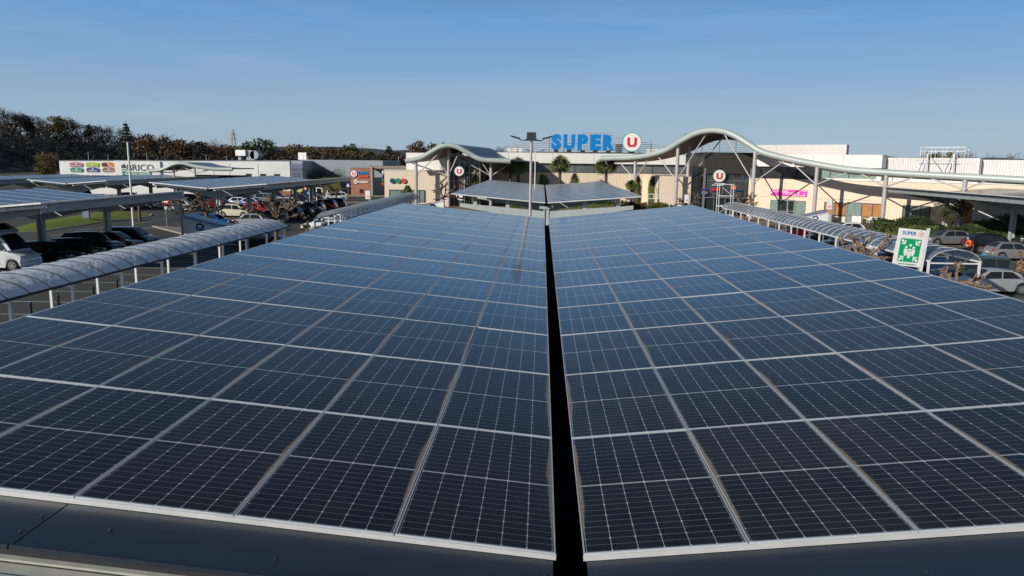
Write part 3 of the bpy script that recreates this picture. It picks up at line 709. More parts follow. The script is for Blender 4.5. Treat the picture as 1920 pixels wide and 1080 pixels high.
def round_sign(cx_, cz, r, y, label, T=None, name='round_sign', rim='green_rim', letter='red_sign'):
    t = thing(name, label, 'sign', (T @ Vector((cx_, y, cz))) if T else (cx_, y, cz), math.atan2(fdy, fdx) if T else 0)
    b = MB(); b.disc((0, 0), r, .02, r * .18, 40); b.build('rim', M[rim], t, world=False)
    b = MB(); b.disc((0, 0), r * .93, -.02, .018, 40); b.build('face', M['white_sign'], t, world=False)
    # the letter: thick square-footed U with a rounded base
    k = r * .50; q = k * .44; poly = [(-k, k * .95), (-k + q * 1.25, k * .95), (-k + q * 1.25, -k * .25), (-k * .35, -k * .55), (k * .35, -k * .55), (k - q * 1.25, -k * .25), (k - q * 1.25, k * .95), (k, k * .95), (k, -k * .45), (k * .62, -k * .98), (-k * .62, -k * .98), (-k, -k * .45)]
    b = MB(); h = [poly[i] for i in range(12)]
    quads = [(0, 1, 2, 11), (11, 2, 3, 10), (10, 3, 4, 9), (9, 4, 5, 8), (8, 5, 6, 7)]
    for qd in quads: b.prism([h[i] for i in qd][::-1], -.06, -.022)
    b.build('letter', M[letter], t, world=False)
    return t
p = D(861, 321, 118.2); round_sign(p.x, p.z, .76, 118.2, 'round white sign with red letter U on the left glass entrance')
p = D(864.5, 366, 121.4); t = thing('round_sign', 'dark round emblem with white rings low on the left glass entrance', 'sign', (p.x, 121.4, 0))
b = MB(); 
for r0, r1 in ((.82, .66),):
    n = 32
    for j in range(n):
        a0, a1 = 2 * PI * j / n, 2 * PI * (j + 1) / n
        b.prism([(r0 * math.cos(a0), p.z + r0 * math.sin(a0)), (r0 * math.cos(a1), p.z + r0 * math.sin(a1)), (r1 * math.cos(a1), p.z + r1 * math.sin(a1)), (r1 * math.cos(a0), p.z + r1 * math.sin(a0))], -.04, 0)
b.build('ring', M['white_sign'], t, world=False)
b = MB(); b.disc((0, p.z), .40, -.04, 0); b.build('disc', M['white_sign'], t, world=False)
b = MB(); b.box(-.03, .03, -.02, .02, 0, p.z - .84); b.build('pole', M['grey_steel'], t, world=False)
# pharmacy lettering and green door surround
b = MB(); p = D(823, 345.5, 123.85); b.T = Matrix.Translation((p.x, 123.8, p.z)); b.text('Pharmacie', .55, 0, 0, 0, .02, .004)
tag(b.build('wall_lettering', M['blue_drive']), 'small blue lettering on the white wall left of the left entrance', 'lettering')
b = MB(); p = D(806, 345.5, 123.85); b.box(p.x - .22, p.x + .22, 123.78, 123.88, p.z - .07, p.z + .07); b.box(p.x - .07, p.x + .07, 123.78, 123.88, p.z + .072, p.z + .22); b.box(p.x - .07, p.x + .07, 123.78, 123.88, p.z - .22, p.z - .072)
tag(b.build('cross_sign', M['ball_green']), 'tiny green cross before the blue lettering on the white wall', 'sign')
b = MB(); x0, x1 = D(803, 360, 123.8).x, D(808, 360, 123.8).x; b.box(x0, x1, 123.7, 123.95, 0, 3.3); b.box(x1, x1 + 1.4, 123.7, 123.95, 3.0, 3.3); part(b, 'door_surround', M['green_rim'])
b = MB(); b.box(x1, x1 + 1.4, 123.8, 123.98, 0, 3.0); part(b, 'door', M['window'])

# right entrance: dark box
ex0, ex1, ey = 22.4, 29.1, 108.0
b = MB(); b.box(ex0, ex1, ey, ey + 12, 5.9, 8.85); ec = part(b, 'entrance_cladding', M['black_clad'])
b = MB()
for i in range(1, 4): x = ex0 + 1.6 * i; b.box(x - .03, x + .03, ey - .014, ey - .002, 6.9, 8.8)
b.box(ex0, ex1, ey - .03, ey - .002, 6.75, 6.83); b.build('joint', M['frame_dark'], ec, world=False)
ec.children[0].location = -Vector((5, 110, 0)); 
b = MB(); b.box(ex0 + .1, ex1 - .1, ey + .3, ey + 11, 0, 5.9); part(b, 'entrance_glass', M['window'])
b = MB(); rng = random.Random(4)
for i in range(46):
    x = ex0 + .3 + i * .135; b.box(x, x + rng.uniform(.02, .06), ey + .16, ey + .2, rng.uniform(2.4, 3.4), rng.uniform(5.2, 6.5))
part(b, 'curtain_strip', M['frame_grey'])
b = MB()
for x in (ex0 + .15, ex1 - .15): b.box(x - .14, x + .14, ey - .02, ey + .26, 0, 6.7)
for x in (ex0 + 1.6, ex0 + 3.2, ex0 + 4.9): b.box(x - .04, x + .04, ey + .0, ey + .1, 0, 3.0)
b.box(ex0, ex1, ey, ey + .12, 2.5, 2.62); b.box(ex0, ex1, ey + .1, ey + .16, 4.9, 4.97); part(b, 'entrance_frame', M['frame_grey'])
b = MB(); b.box(17.5, ex0 - .02, ey + 1.6, ey + 23, 0, 5.4); part(b, 'wall', M['cream_wall'])
b = MB(); b.box(21.0, ex0 - .02, ey + 1.3, ey + 1.5, 0, 6.9); part(b, 'side_window', M['window'])
b = MB()
for z in (2.9, 5.3): b.box(21.0, ex0 - .05, ey + 1.2, ey + 1.28, z - .06, z + .06)
for x in (21.0, 21.7): b.box(x - .05, x + .05, ey + 1.21, ey + 1.29, 0, 6.9)
part(b, 'side_window_frame', M['frame_dark'])
p = D(1349, 330, 107.7); round_sign(p.x, p.z, .88, 107.7, 'round white sign with red letter U on the dark right entrance')
# little posters and banners on the entrance
for (u0, u1, v0, v1, c, lb) in ((1334, 1347, 353, 357.5, 'red_sign', 'red strip poster behind the entrance glass'), (1314, 1327, 353.5, 356, 'royal', 'dark blue strip poster at the left of the entrance glass'), (1372, 1380, 348, 355, 'orange', 'orange red poster at the right of the entrance glass'), (1377, 1391, 355, 358, 'ball_blue', 'blue strip poster at the lower right of the entrance glass'), (1340, 1358, 342.8, 345.2, 'white_sign', 'upper white lettering strip under the round entrance sign'), (1335, 1356, 346, 348.4, 'white_sign', 'lower white lettering strip under the round entrance sign'), (1315, 1326, 359, 364, 'sail', 'pale grey poster low at the left of the entrance glass')):
    p, q = D(u0, v0, 107.95), D(u1, v1, 107.95)
    b = MB()
    if c == 'white_sign':
        r = random.Random(u0); x = p.x
        while x < q.x:
            wd = r.uniform(.05, .12); b.box(x, x + wd, 107.9, 107.94, q.z + r.uniform(0, .04), p.z - r.uniform(0, .04)); x += wd + .04
    else: b.box(p.x, q.x, 107.9, 107.94, q.z, p.z)
    tag(b.build('poster', M[c]), lb, 'poster')

# right facade
def rb(name, m, boxes, parent=store):
    b = MB(); b.T = TR
    for q in boxes: b.box(*q)
    return b.build(name, m, parent)
sE = onl(1655, 300, FA, FB)[0]
rb('wall', M['cream_wall'], [(-3, 44, 0, .3, 0, 5.35)])
rb('wall_joint', M['soffit'], [(sE + 1, 44, -.012, -.002, 3.55, 3.58), (2.2, 2.23, -.012, -.002, 0, 5.3), (-2, sE - 1, -.012, -.002, 2.9, 2.93)])
rb('clerestory_window', M['window'], [(-2.5, sE * .48, .32, .45, 5.35, 7.0)])
rb('clerestory_window', M['green_glass'], [(sE * .48, sE - .6, .32, .45, 5.35, 6.85)])
rb('mullion', M['frame_dark'], [(x_ - .04, x_ + .04, .25, .34, 5.4, 6.9) for x_ in (-1, 1.2, 3.4, 5.6, 7.95, 10.3, 12.8, 15)] )
rb('sill', M['white_wall'], [(sE * .48, sE, -.12, .34, 5.352, 5.62), (sE - .6, sE, .1, .4, 5.62, 6.9)])
rb('fascia', M['white_wall'], [(-2.5, sE, -.15, 1.7, 7.0, 8.62)])
rb('fascia_joint', M['frame_grey'], [(x_ - .02, x_ + .02, -.164, -.152, 7.0, 8.6) for x_ in (1.5, 5.8, 9.6)])
b = MB(); b.T = TR
x_ = sE
M['siding'] = stripes('ribbed_siding', (.66, .62, .62), (.50, .46, .47), .26)
# ribbed siding, really corrugated
pts = []
s0 = sE + .02
while s0 < 42: pts += [(s0, 1.65), (s0 + .13, 1.65), (s0 + .15, 1.58), (s0 + .26, 1.58)]; s0 += .28
def sid(sa, sb, dy, z0, z1, name='ribbed_siding'):
    b = MB(); b.T = TR; r0, r1 = [], []
    for s_, d_ in pts:
        if sa <= s_ <= sb: r0.append((s_, d_ + dy, z0)); r1.append((s_, d_ + dy, z1))
    b.grid([r0, r1]); return b.build(name, mat('rosy_white_siding', (.68, .64, .635), .5, .05), store)
s2 = onl(1831, 300, FA, FB)[0]
sid(sE, s2, .0, 5.36, 8.32); sid(s2, 42, 1.3, 5.36, 8.15)
rb('siding_return', M['white_wall'], [(s2 - .05, s2 + .05, 1.5, 3.2, 5.36, 8.33)])
rb('siding_sill', M['white_wall'], [(sE, 44, -.1, 3.2, 5.352, 5.45)])
rb('roof', M['roof_top'], [(-2, 44, 3.2, 40, 8.0, 8.1)])
# rooftop block behind
A14, B14 = TR @ Vector((0, 14, 0)), TR @ Vector((10, 14, 0))
q0, q1 = onl(1418, 271, A14, B14), onl(1588, 271, A14, B14)
rb('roof_block', mat('pale_pink_siding', (.66, .62, .60), .6), [(q0[0], q1[0], 14, 15, 8.1, q1[1])])
# florist front
def win(u0, u1, v0, v1, m, label=None, fr='frame_grey', mull=(), d=-.02, zmin=None):
    s0, z1 = onl(u0, v0, FA, FB); s1, z0 = onl(u1, v1, FA, FB)
    if zmin is not None: z0 = zmin
    w_ = rb('window', M[m], [(s0, s1, d - .05, d, z0, z1)])
    b = MB(); b.T = TR; dd = d - .06
    b.box(s0 - .06, s1 + .06, dd - .05, dd, z1, z1 + .1); b.box(s0 - .06, s1 + .06, dd - .05, dd, z0 - .1, z0)
    for q in (s0, s1) + tuple(s0 + (s1 - s0) * k for k in mull): b.box(q - .05, q + .05, dd - .05, dd, z0 + .001, z1 - .001)
    b.build('frame', M[fr], w_, world=False); 
    return w_
for w_ in [win(1446, 1464, 376, 396, 'green_glass', zmin=.35), win(1493, 1509, 377.5, 396, 'green_glass', zmin=.35), win(1547, 1585, 380, 409, 'shutter', mull=(.5,), zmin=.9, fr='frame_dark'), win(1617, 1655, 382, 411, 'shutter', mull=(.5,), zmin=.9, fr='frame_dark'), win(1694, 1742, 386, 412, 'clere', mull=(.33, .66), zmin=.9, fr='frame_dark'), win(1806, 1822, 389, 412, 'shutter', zmin=.9, fr='frame_dark')]:
    w_.children[0].location = -Vector((5, 110, 0))
def door(u0, u1, v0, leaves, m):
    s0, z1 = onl(u0, v0, FA, FB); s1, _ = onl(u1, v0, FA, FB)
    d_ = rb('door', M[m], [(s0, s1, -.08, -.03, .05, z1)])
    b = MB(); b.T = TR
    for k in range(leaves + 1): q = s0 + (s1 - s0) * k / leaves; b.box(q - .09, q + .09, -.16, -.1, 0, z1)
    b.box(s0, s1, -.155, -.1, z1, z1 + .18); b.box(s0, s1, -.155, -.105, 1.0, 1.1)
    o = b.build('door_frame', M['frame_grey'], d_, world=False); o.location = -Vector((5, 110, 0))
    b = MB(); b.T = TR; q = (s0 + s1) / 2; b.box(q + .12, q + .16, -.22, -.165, .9, 1.4)
    o = b.build('handle', M['alu'], d_, world=False); o.location = -Vector((5, 110, 0))
door(1465, 1491, 376, 2, 'window'); door(1589, 1615, 381, 2, 'green_glass')
# white boxy planters by the doors
for k, (u, v) in enumerate(((1560, 418), (1613, 418), (1645, 420))):
    s_, _ = onl(u, v, FA, FB); o = TR @ Vector((s_, -1.2, 0)); b = MB(); b.T = Matrix.Translation(o) @ Matrix.Rotation(math.atan2(fdy, fdx), 4, 'Z')
    b.box(-.55, .55, -.4, .4, 0, .95); b.box(-.5, .5, -.35, .35, .951, 1.0)
    tag(b.build('planter_box', M['white_metal'] if k else M['grey_steel']), ['grey square planter left of the glazed door', 'white square planter right of the glazed door', 'white square planter under the ochre blinds at the right'][k], 'planter', 'square planters at the side doors')
# pink banner
s0, z1 = onl(1446, 353.8, FA, FB); s1, z0 = onl(1513, 369.5, FA, FB); zc = (z0 + z1) / 2; hh = (z1 - z0) / 2 - .05; sw = (s1 - s0)
t = thing('shop_banner', 'magenta banner with white script lettering above the florist window', 'banner', (TR @ Vector((s0, -.05, 0))), math.atan2(fdy, fdx))
b = MB(); b.box(0, sw, -.06, -.02, zc - hh, zc + hh); b.build('panel', M['pink'], t, world=False)
for tx_, sz_, fx_, fz_, sh_ in (('Créations', .56, .27, .5, .3), ('Florales &', .56, .57, -.08, .3), ('Artisan Fleuriste', .30, .74, -.7, .2)):
    b = MB(); b.text(tx_, sz_, sw * fx_, zc + hh * fz_, -.08, .006, .0, shear=sh_); b.build('lettering', M['white_sign'], t, world=False)
b = MB(); r = random.Random(2)
for k in range(16): 
    x_ = (sw * .03 if k < 5 else sw * .95) + r.uniform(-.12, .12) - (r.uniform(0, .8) if k > 10 else 0); z_ = zc + r.uniform(-.8, .8) * hh
    if k > 10: z_ = zc + hh * r.uniform(.5, .85)
    b.disc((x_, z_), r.uniform(.04, .09), -.085, -.065, 8)
b.build('flower_mark', M['white_sign'], t, world=False)

# ================================================================== ROOF SIGN
t = thing('roof_sign', 'big blue SUPER letters standing on the white store roof', 'sign', (D(1092, 268, 131).x, 130.9, 8.85))
for k, (ch, u0, u1) in enumerate((('S', 1033.5, 1053), ('U', 1056.5, 1078.5), ('P', 1083, 1103), ('E', 1106.5, 1127), ('R', 1130.5, 1152.5))):
    ca, cb = D(u0, 268, 130.9), D(u1, 268, 130.9); wd = (cb.x - ca.x)
    b = MB(); b.text(ch, 1.0, 0, 0, 0, .14, .07)
    xs = [v[0] for v in b.v]; zs = [v[2] for v in b.v]; x0, x1, z0, z1 = min(xs), max(xs), min(zs), max(zs)
    H = 2.62
    b.v = [((v[0] - x0) / (x1 - x0) * wd + ca.x - t.location.x, v[1], (v[2] - z0) / (z1 - z0) * H + .42) for v in b.v]
    b.build('letter', M['blue_sign'], t, world=False)
    b = MB(); xm = (ca.x + cb.x) / 2 - t.location.x; b.box(xm - .4, xm + .4, -.05, .3, 0, .42); b.build('foot', M['dark_steel'], t, world=False)
pz = D(1185, 266.5, 130.9); rs = round_sign(pz.x, pz.z, 1.62, 130.9, 'large round white roof sign with red letter U beside the blue letters')
b = MB(); b.box(-.5, .5, .3, .6, -2.0, -1.5); b.build('foot', M['dark_steel'], rs, world=False)
# slatted screen behind the letters
t = thing('slat_screen', 'open screen of thin horizontal slats behind the roof letters', 'screen', (8, 133, 8.5))
b = MB(); rng = random.Random(8)
for k in range(10):
    z = 8.9 + k * .36; sh = max(0, k - 3) * 2.1; x0 = -6 + sh * 1.0 + rng.uniform(-.8, .8); x1 = 21.5 - sh * .85 + rng.uniform(-1.2, 1.2)
    b.box(x0, x1, 133.0, 133.06, z, z + .07)
b.build('slat', M['soffit'], t)
b = MB()
for x, h in ((-4.5, 1.4), (-1.9, 2.2), (.9, 2.9), (3.4, 3.2), (6, 3.6), (8.8, 3.6), (11.4, 3.3), (14.3, 2.6), (18.4, 2.7), (20.3, 1.2)): b.box(x - .05, x + .05, 132.94, 132.99, 8.5, 8.5 + h)
b.build('upright', M['frame_grey'], t)
t = thing('slat_screen', 'open screen of pale horizontal slats seen through the right arch', 'screen', (27, 124, 8.5))
b = MB()
for k in range(10): b.box(21.0 + .25 * abs(k - 4), 33.5 - k * .45, 124, 124.06, 8.85 + k * .34, 8.92 + k * .34)
b.build('slat', M['soffit'], t)
b = MB()
for x in (22.5, 25.2, 28, 30.6): b.box(x - .05, x + .05, 123.94, 123.99, 8.5, 8.5 + 3.4)
b.build('upright', M['frame_grey'], t)
# roof plant
for k, (u0, u1, v0, y, h, c, lb) in enumerate(((950, 980, 277.5, 150, 1.0, 'white_wall', 'row of white air handling boxes on the store roof'), (1155, 1168, 270, 152, 1.8, 'frame_grey', 'grey rooftop unit behind the letter R'), (1215, 1250, 279, 142, 1.1, 'white_wall', 'white rooftop box right of the round roof sign'))):
    p, q = D(u0, v0, y), D(u1, v0, y); b = MB()
    for i in range(3):
        w_ = (q.x - p.x) / 3; b.box(p.x + w_ * i + .05, p.x + w_ * (i + 1) - .05, y, y + 2, 8.5, p.z); b.box(p.x + w_ * i + .2, p.x + w_ * (i + 1) - .2, y - .03, y - .002, p.z - .5, p.z - .2)
    tag(b.build('roof_unit', M[c]), lb, 'roof unit')
# right roof guard rail frame
t = thing('guard_rail', 'white tubular guard rail standing above the ribbed siding', 'railing', (TR @ Vector((onl(1740, 290, FA, FB)[0], 1.6, 8.1))))
b = MB(); b.T = TR
sa = onl(1719, 290, FA, FB)[0]; sb = onl(1803, 290, FA, FB)[0]
for y in (1.6, 3.4):
    for s_ in [sa + (sb - sa) * k / 4 for k in range(5)]: b.bar((s_, y, 8.1), (s_, y, 9.6), .045)
    for z in (9.1, 9.6): b.bar((sa, y, z), (sb, y, z), .04)
for z in (9.1, 9.6): b.bar((sa, 1.6, z), (sa, 3.4, z), .04); b.bar((sb, 1.6, z), (sb, 3.4, z), .04)
b.build('rail', M['white_metal'], t)
b = MB(); b.T = TR
for s_ in (sa + .9, sb - 1.0): b.bar((s_ - .8, .5, 6.2), (s_, .9, 9.1), .09); b.bar((s_ + .05, .6, 6.2), (s_ + .05, 1.1, 9.1), .16)
b.bar((sa - .2, .78, 7.95), (sb - .4, .78, 7.95), .06); b.bar((sa + 1.1, .8, 8.8), (sa + 3, .5, 6.4), .07)
b.build('brace', M['grey_steel'], t)

# ================================================================== WAVY ROOFS
def wave(label, path, r, ext, drop, cols, colr=.16, crest_drop=0, shallow=False):
    """path: 3-D points of the front tube; ext: the way the roof runs back"""
    # smooth the path
    P_ = [Vector(p) for p in path]; pts = []
    for i in range(len(P_) - 1):
        p0, p1, p2, p3 = P_[max(i - 1, 0)], P_[i], P_[i + 1], P_[min(i + 2, len(P_) - 1)]
        for k in range(5):
            t_ = k / 5; pts.append(.5 * ((2 * p1) + (-p0 + p2) * t_ + (2 * p0 - 5 * p1 + 4 * p2 - p3) * t_ ** 2 + (-p0 + 3 * p1 - 3 * p2 + p3) * t_ ** 3))
    pts.append(P_[-1])
    t = thing('wavy_canopy_roof', label, 'canopy roof', (pts[0].x, pts[0].y, 0), group='wave-shaped entrance roofs')
    b = MB(); b.tube(pts, r, 14); b.build('edge_tube', M['tube'], t, 60)
    e = Vector(ext); base = min(p.z for p in pts)
    b = MB(); rows = []
    for k in range(7):
        f_ = k / 6; rows.append([p + e * f_ * (1 if not shallow else (.12 + .88 * max(0, min(1, (p.x - pts[0].x) / 6.0))) if shallow == 2 else .30 + .70 * max(0, min(1, (p.z - 7.6) / 2.5))) + Vector((0, 0, r * .4 - drop * f_ - crest_drop * f_ * max(0, p.z - base) / 4)) for p in pts])
    b.grid(rows); o = b.build('roof_deck', [M['roof_metal'], M['soffit']], t, 60)
    s_ = o.modifiers.new('thick', 'SOLIDIFY'); s_.thickness = .22; s_.offset = 0; s_.material_offset = 1
    for (q, h, br) in cols:
        i = min(range(len(pts)), key=lambda i: abs(pts[i].x - q) if True else 0); p = pts[i]
        bx_ = p + e * h
        b = MB(); b.tube([(bx_.x, bx_.y, 0), (bx_.x, bx_.y, p.z - .15 - crest_drop * h * max(0, p.z - base) / 4)], colr * 1.25, 12); b.tube([(bx_.x, bx_.y, 4.8), (bx_.x, bx_.y, 4.95)], colr * 1.7, 12); b.build('column', M['col_paint'], t, 60)
        L_ = len(pts)
        for dx_ in br:
            b = MB()
            j = min(range(L_), key=lambda j: abs(pts[j].x - (xat(dx_) if dx_ > 100 else p.x + dx_))); tp = pts[j] + e * h
            b.tube([(bx_.x, bx_.y, min(4.88, p.z - 1.2)), (tp.x, tp.y, tp.z - .25 - crest_drop * h * max(0, pts[j].z - base) / 4)], .085, 8)
            b.build('brace', M['col_paint'], t, 60)
    return t
def on_line(u, v):      # point of the right tube: line parallel to the right facade
    A_ = (25.3, 102.0); s_, z = onl(u, v, A_, (A_[0] + fdx, A_[1] + fdy)); return (A_[0] + fdx * s_, A_[1] + fdy * s_, z)
RP = [on_line(u, v) for u, v in ((1127, 297), (1155, 296.3), (1183, 295.3), (1217, 291), (1250, 280.5), (1275, 265.5), (1300, 252), (1320, 246), (1340, 244.5), (1362, 248), (1385, 258.5), (1408, 273), (1433, 286.5), (1483, 299), (1533, 308.5), (1583, 317), (1633, 321.5), (1717, 327), (1833, 333), (1925, 338), (2060, 345))]
def xat(u): return on_line(u, 300)[0]
wave('long wavy grey roof edge rising into an arch over the right entrance', RP, .40, (4.2, 9.5, 0), .55, [(xat(1187), .06, (1152, 1217)), (xat(1268), .05, (1232, 1322)), (xat(1277), .4, (1345,)), (xat(1415), .0, (1353, 1473)), (xat(1536), .0, (1487, 1594)), (xat(1664), 0, (1612, 1730)), (xat(1805), 0, (1750, 1860))], .2, .28, True)
LP = [D(u, v, 117.5) for u, v in ((760, 301.8), (775, 300), (792, 295), (808, 285.5), (825, 276), (842, 272.5), (858, 276), (875, 285), (892, 295), (908, 300), (932, 301.3), (957, 302.5))]
wave('smaller wavy grey roof over the left glass entrance', LP, .38, (4.5, 14.5, 0), .25, [(LP[1].x + .2, .02, (4.5,)), (LP[4].x + .6, .12, (-6, -2, 2)), (LP[9].x - .3, .25, (-7, -2.5, 3))], .2, .1, 2)

# ================================================================== BRICO STORE
BA, BB = (-92.0, 142.0), (-50.0, 149.0)
bx, by = BB[0] - BA[0], BB[1] - BA[1]; BL = math.hypot(bx, by); bx /= BL; by /= BL
TB = Matrix(((bx, -by, 0, BA[0]), (by, bx, 0, BA[1]), (0, 0, 1, 0), (0, 0, 0, 1))); RZB = math.atan2(by, bx)
diy = thing('store_building', 'long white store with coloured panels and BRICO lettering', 'building', (BA[0], BA[1], 0))
def zb(s_): return 6.2 + .5 * s_ / BL
def bb(name, m, boxes, parent=None):
    b = MB(); b.T = TB
    for q in boxes: b.box(*q)
    return b.build(name, m, diy if parent is None else parent)
b = MB(); b.T = TB
k_ = [b.P(p) for p in ((0, 0, 0), (BL, 0, 0), (BL, 0, zb(BL)), (0, 0, zb(0)), (0, 22, 0), (BL, 22, 0), (BL, 22, zb(BL)), (0, 22, zb(0)))]
for q in ((0, 1, 2, 3), (5, 4, 7, 6), (4, 0, 3, 7), (1, 5, 6, 2), (3, 2, 6, 7)): b.fi([k_[i] for i in q])
b.build('wall', M['cool_wall'], diy)
b = MB(); b.T = TB; k_ = [b.P(p) for p in ((0, -.06, zb(0)), (BL, -.06, zb(BL)), (BL, -.06, zb(BL) + .14), (0, -.06, zb(0) + .14), (0, 22, zb(0) + .01), (BL, 22, zb(BL) + .01), (BL, 22, zb(BL) + .15), (0, 22, zb(0) + .15))]
for q in ((0, 1, 2, 3), (5, 4, 7, 6), (4, 0, 3, 7), (1, 5, 6, 2), (3, 2, 6, 7)): b.fi([k_[i] for i in q])
b.build('roof', M['frame_grey'], diy)
sA_, _ = onl(221, 320, BA, BB)
bb('window', M['window'], [(onl(171, 320, BA, BB)[0], onl(195, 320, BA, BB)[0], -.04, -.002, 1.2, 3.55), (onl(199, 320, BA, BB)[0], onl(220, 320, BA, BB)[0], -.04, -.002, 1.2, 3.55)])
bb('window', M['clere'], [(.4, onl(168, 320, BA, BB)[0], -.04, -.002, 1.2, 3.6)])
bb('cladding_joint', M['frame_grey'], [(onl(u, 320, BA, BB)[0] - .03, onl(u, 320, BA, BB)[0] + .03, -.03, -.002, 0, 6.1) for u in (401, 431, 484)])
bb('base_strip', M['brick'], [(onl(430, 320, BA, BB)[0], BL, -.05, -.002, 0, .85)])
for u in (460.5, 487.5, 513.5):
    s0 = onl(u, 320, BA, BB)[0]; s1 = onl(u + 10.5, 320, BA, BB)[0]; o = bb('window', M['window'], [(s0, s1, -.05, -.002, 3.0, 4.1)])
    b = MB(); b.T = TB; 
    for z in (3.25, 3.5, 3.75): b.box(s0, s1, -.07, -.052, z, z + .06)
    b.box(s0 - .06, s1 + .06, -.09, -.052, 4.1, 4.17); f_ = b.build('shutter', M['frame_grey'], o, world=False); f_.location = -Vector((BA[0], BA[1], 0))
# wing on the right of it; its shade is painted in as blue-grey
b = MB(); b.box(-50, -33, 156, 175, 0, 7.0); b.box(-49.9, -47.5, 149.2, 156, 0, 6.8); b.build('wall', mat('shade_tinted_cladding', (.30, .33, .37), .6), diy)
# coloured panels
def arch_panel(u0, u1, v0, v1, m, lb, txt):
    s0, z1 = onl(u0, v0, BA, BB); s1, z0 = onl(u1, v1, BA, BB); cx_ = (s0 + s1) / 2; w_ = (s1 - s0) / 2; h_ = z1 - z0
    t = thing('category_panel', lb, 'sign panel', (TB @ Vector((cx_, -.08, z0))), RZB, 'coloured arched panels on the white store')
    top = [(w_ * math.cos(a), h_ * (.72 + .28 * math.sin(a))) for a in [PI * k / 10 for k in range(11)]]
    b = MB(); b.prism([(-w_ * .92, 0), (w_ * .92, 0)] + top, -.05, 0); b.build('panel', M[m], t, world=False)
    b = MB(); b.text(txt, .42, 0, h_ * .28, -.07, .01, .006); b.disc((0, h_ * .66), .16, -.075, -.06, 8); b.build('lettering', M['white_sign'], t, world=False)
    if m == 'orange':
        b = MB(); b.prism([(-w_ * .97, h_ * .15), (-w_ * .2, h_ * .1), (-w_ * .1, h_ * .45), (-w_ * .35, h_ * .93), (-w_ * .95, h_ * .82)], -.09, -.055); b.build('torn_patch', M['darkbrown'], t, world=False)
for a in ((130.5, 156, 304, 313, 'rose', 'dusty pink arched panel in the upper row', 'décoration'), (161, 186, 304, 313, 'lime', 'lime green arched panel in the upper row', 'jardin'), (190.5, 216.5, 304, 313, 'orange', 'orange arched panel with a dark brown patch', 'bricolage'), (131.5, 156.5, 314.2, 322.5, 'brico_green', 'emerald green arched panel in the lower row', 'jardinerie'), (162, 187, 314.2, 322.5, 'royal', 'royal blue arched panel in the lower row', 'bâtiment'), (192, 217, 314.2, 322.5, 'tan', 'brown arched panel in the lower row', 'animalerie')):
    arch_panel(*a)
# BRICO sign
s0, z1 = onl(228, 303, BA, BB); s1, z0 = onl(292, 328, BA, BB)
t = thing('store_sign', 'BRICO lettering with a green band on the white store front', 'sign', (TB @ Vector((s0, -.2, 0))), RZB)
w_ = s1 - s0
b = MB(); b.box(-1.2, w_ + 1, -.1, .15, z0 - .3, z1 + .15); b.build('panel', M['cool_wall'], t, world=False)
b = MB(); sT, _ = onl(241, 310, BA, BB); zt = onl(265, 315, BA, BB)[1]
b.text('BRICO', 1.72, w_ * .56 + .05, zt, -.13, .02, .01, sx=1.0); b.build('lettering', M['dk_text'], t, world=False)
b = MB(); zg = onl(265, 325.8, BA, BB)[1]; b.box(.1, w_ * .90, -.13, -.101, zg - .55, zg + .32); b.build('band', M['brico_green'], t, world=False)
b = MB(); b.text('NATURAL MASTER', .62, w_ * .47, zg - .06, -.15, .008, .012, sx=.88); b.build('band_lettering', M['white_sign'], t, world=False)
b = MB(); b.prism([(.0, zt - .05), (.9, zt - .05), (.9, zt + .35), (.45, zt + .75), (0, zt + .4)], -.13, -.101); b.build('emblem', M['dk_text'], t, world=False)
b = MB(); b.prism([(.0, zt - .3), (.9, zt - .12), (.9, zt - .28), (0, zt - .5)], -.13, -.101); b.prism([(.0, zt - .65), (.9, zt - .42), (.9, zt - .6), (0, zt - .85)], -.13, -.101); b.build('emblem_stripe', M['brico_green'], t, world=False)
# small wall sign on the shaded corner
b = MB(); b.box(-1.2, 1.2, -.1, -.02, 3.2, 6.2)
t = thing('store_sign', 'small square BRICO sign on the shaded wall at the right end of the store', 'sign', (-48.7, 149.15, 0)); b.build('panel', M['sail'], t, world=False)
b = MB(); b.text('BRICO', .75, .08, 5.0, -.12, .01, .012); b.text('NATURAL', .42, .08, 4.2, -.12, .01, .008); b.text('MASTER', .42, .08, 3.7, -.12, .01, .008); b.build('lettering', M['dk_text'], t, world=False)
# its own wavy porch
yW = 122
WP = [D(u, v, yW) for u, v in ((281, 320), (298, 319.5), (311, 315), (322, 309.5), (334, 306.3), (347, 306.8), (362, 311), (385, 315), (408, 317.2), (436, 317.5))]
wave('low wavy grey porch roof in front of the white store', WP, .30, (-1.8, 14, 0), .15, [(WP[3].x, .05, (-2.5, 2.5)), (WP[6].x, .05, (-2.5, 2.5))], .13, .1)
b = MB(); b.box(WP[2].x, WP[8].x, yW + 10, yW + 13, 0, 4.2); b.build('porch_glass', M['window'], diy)
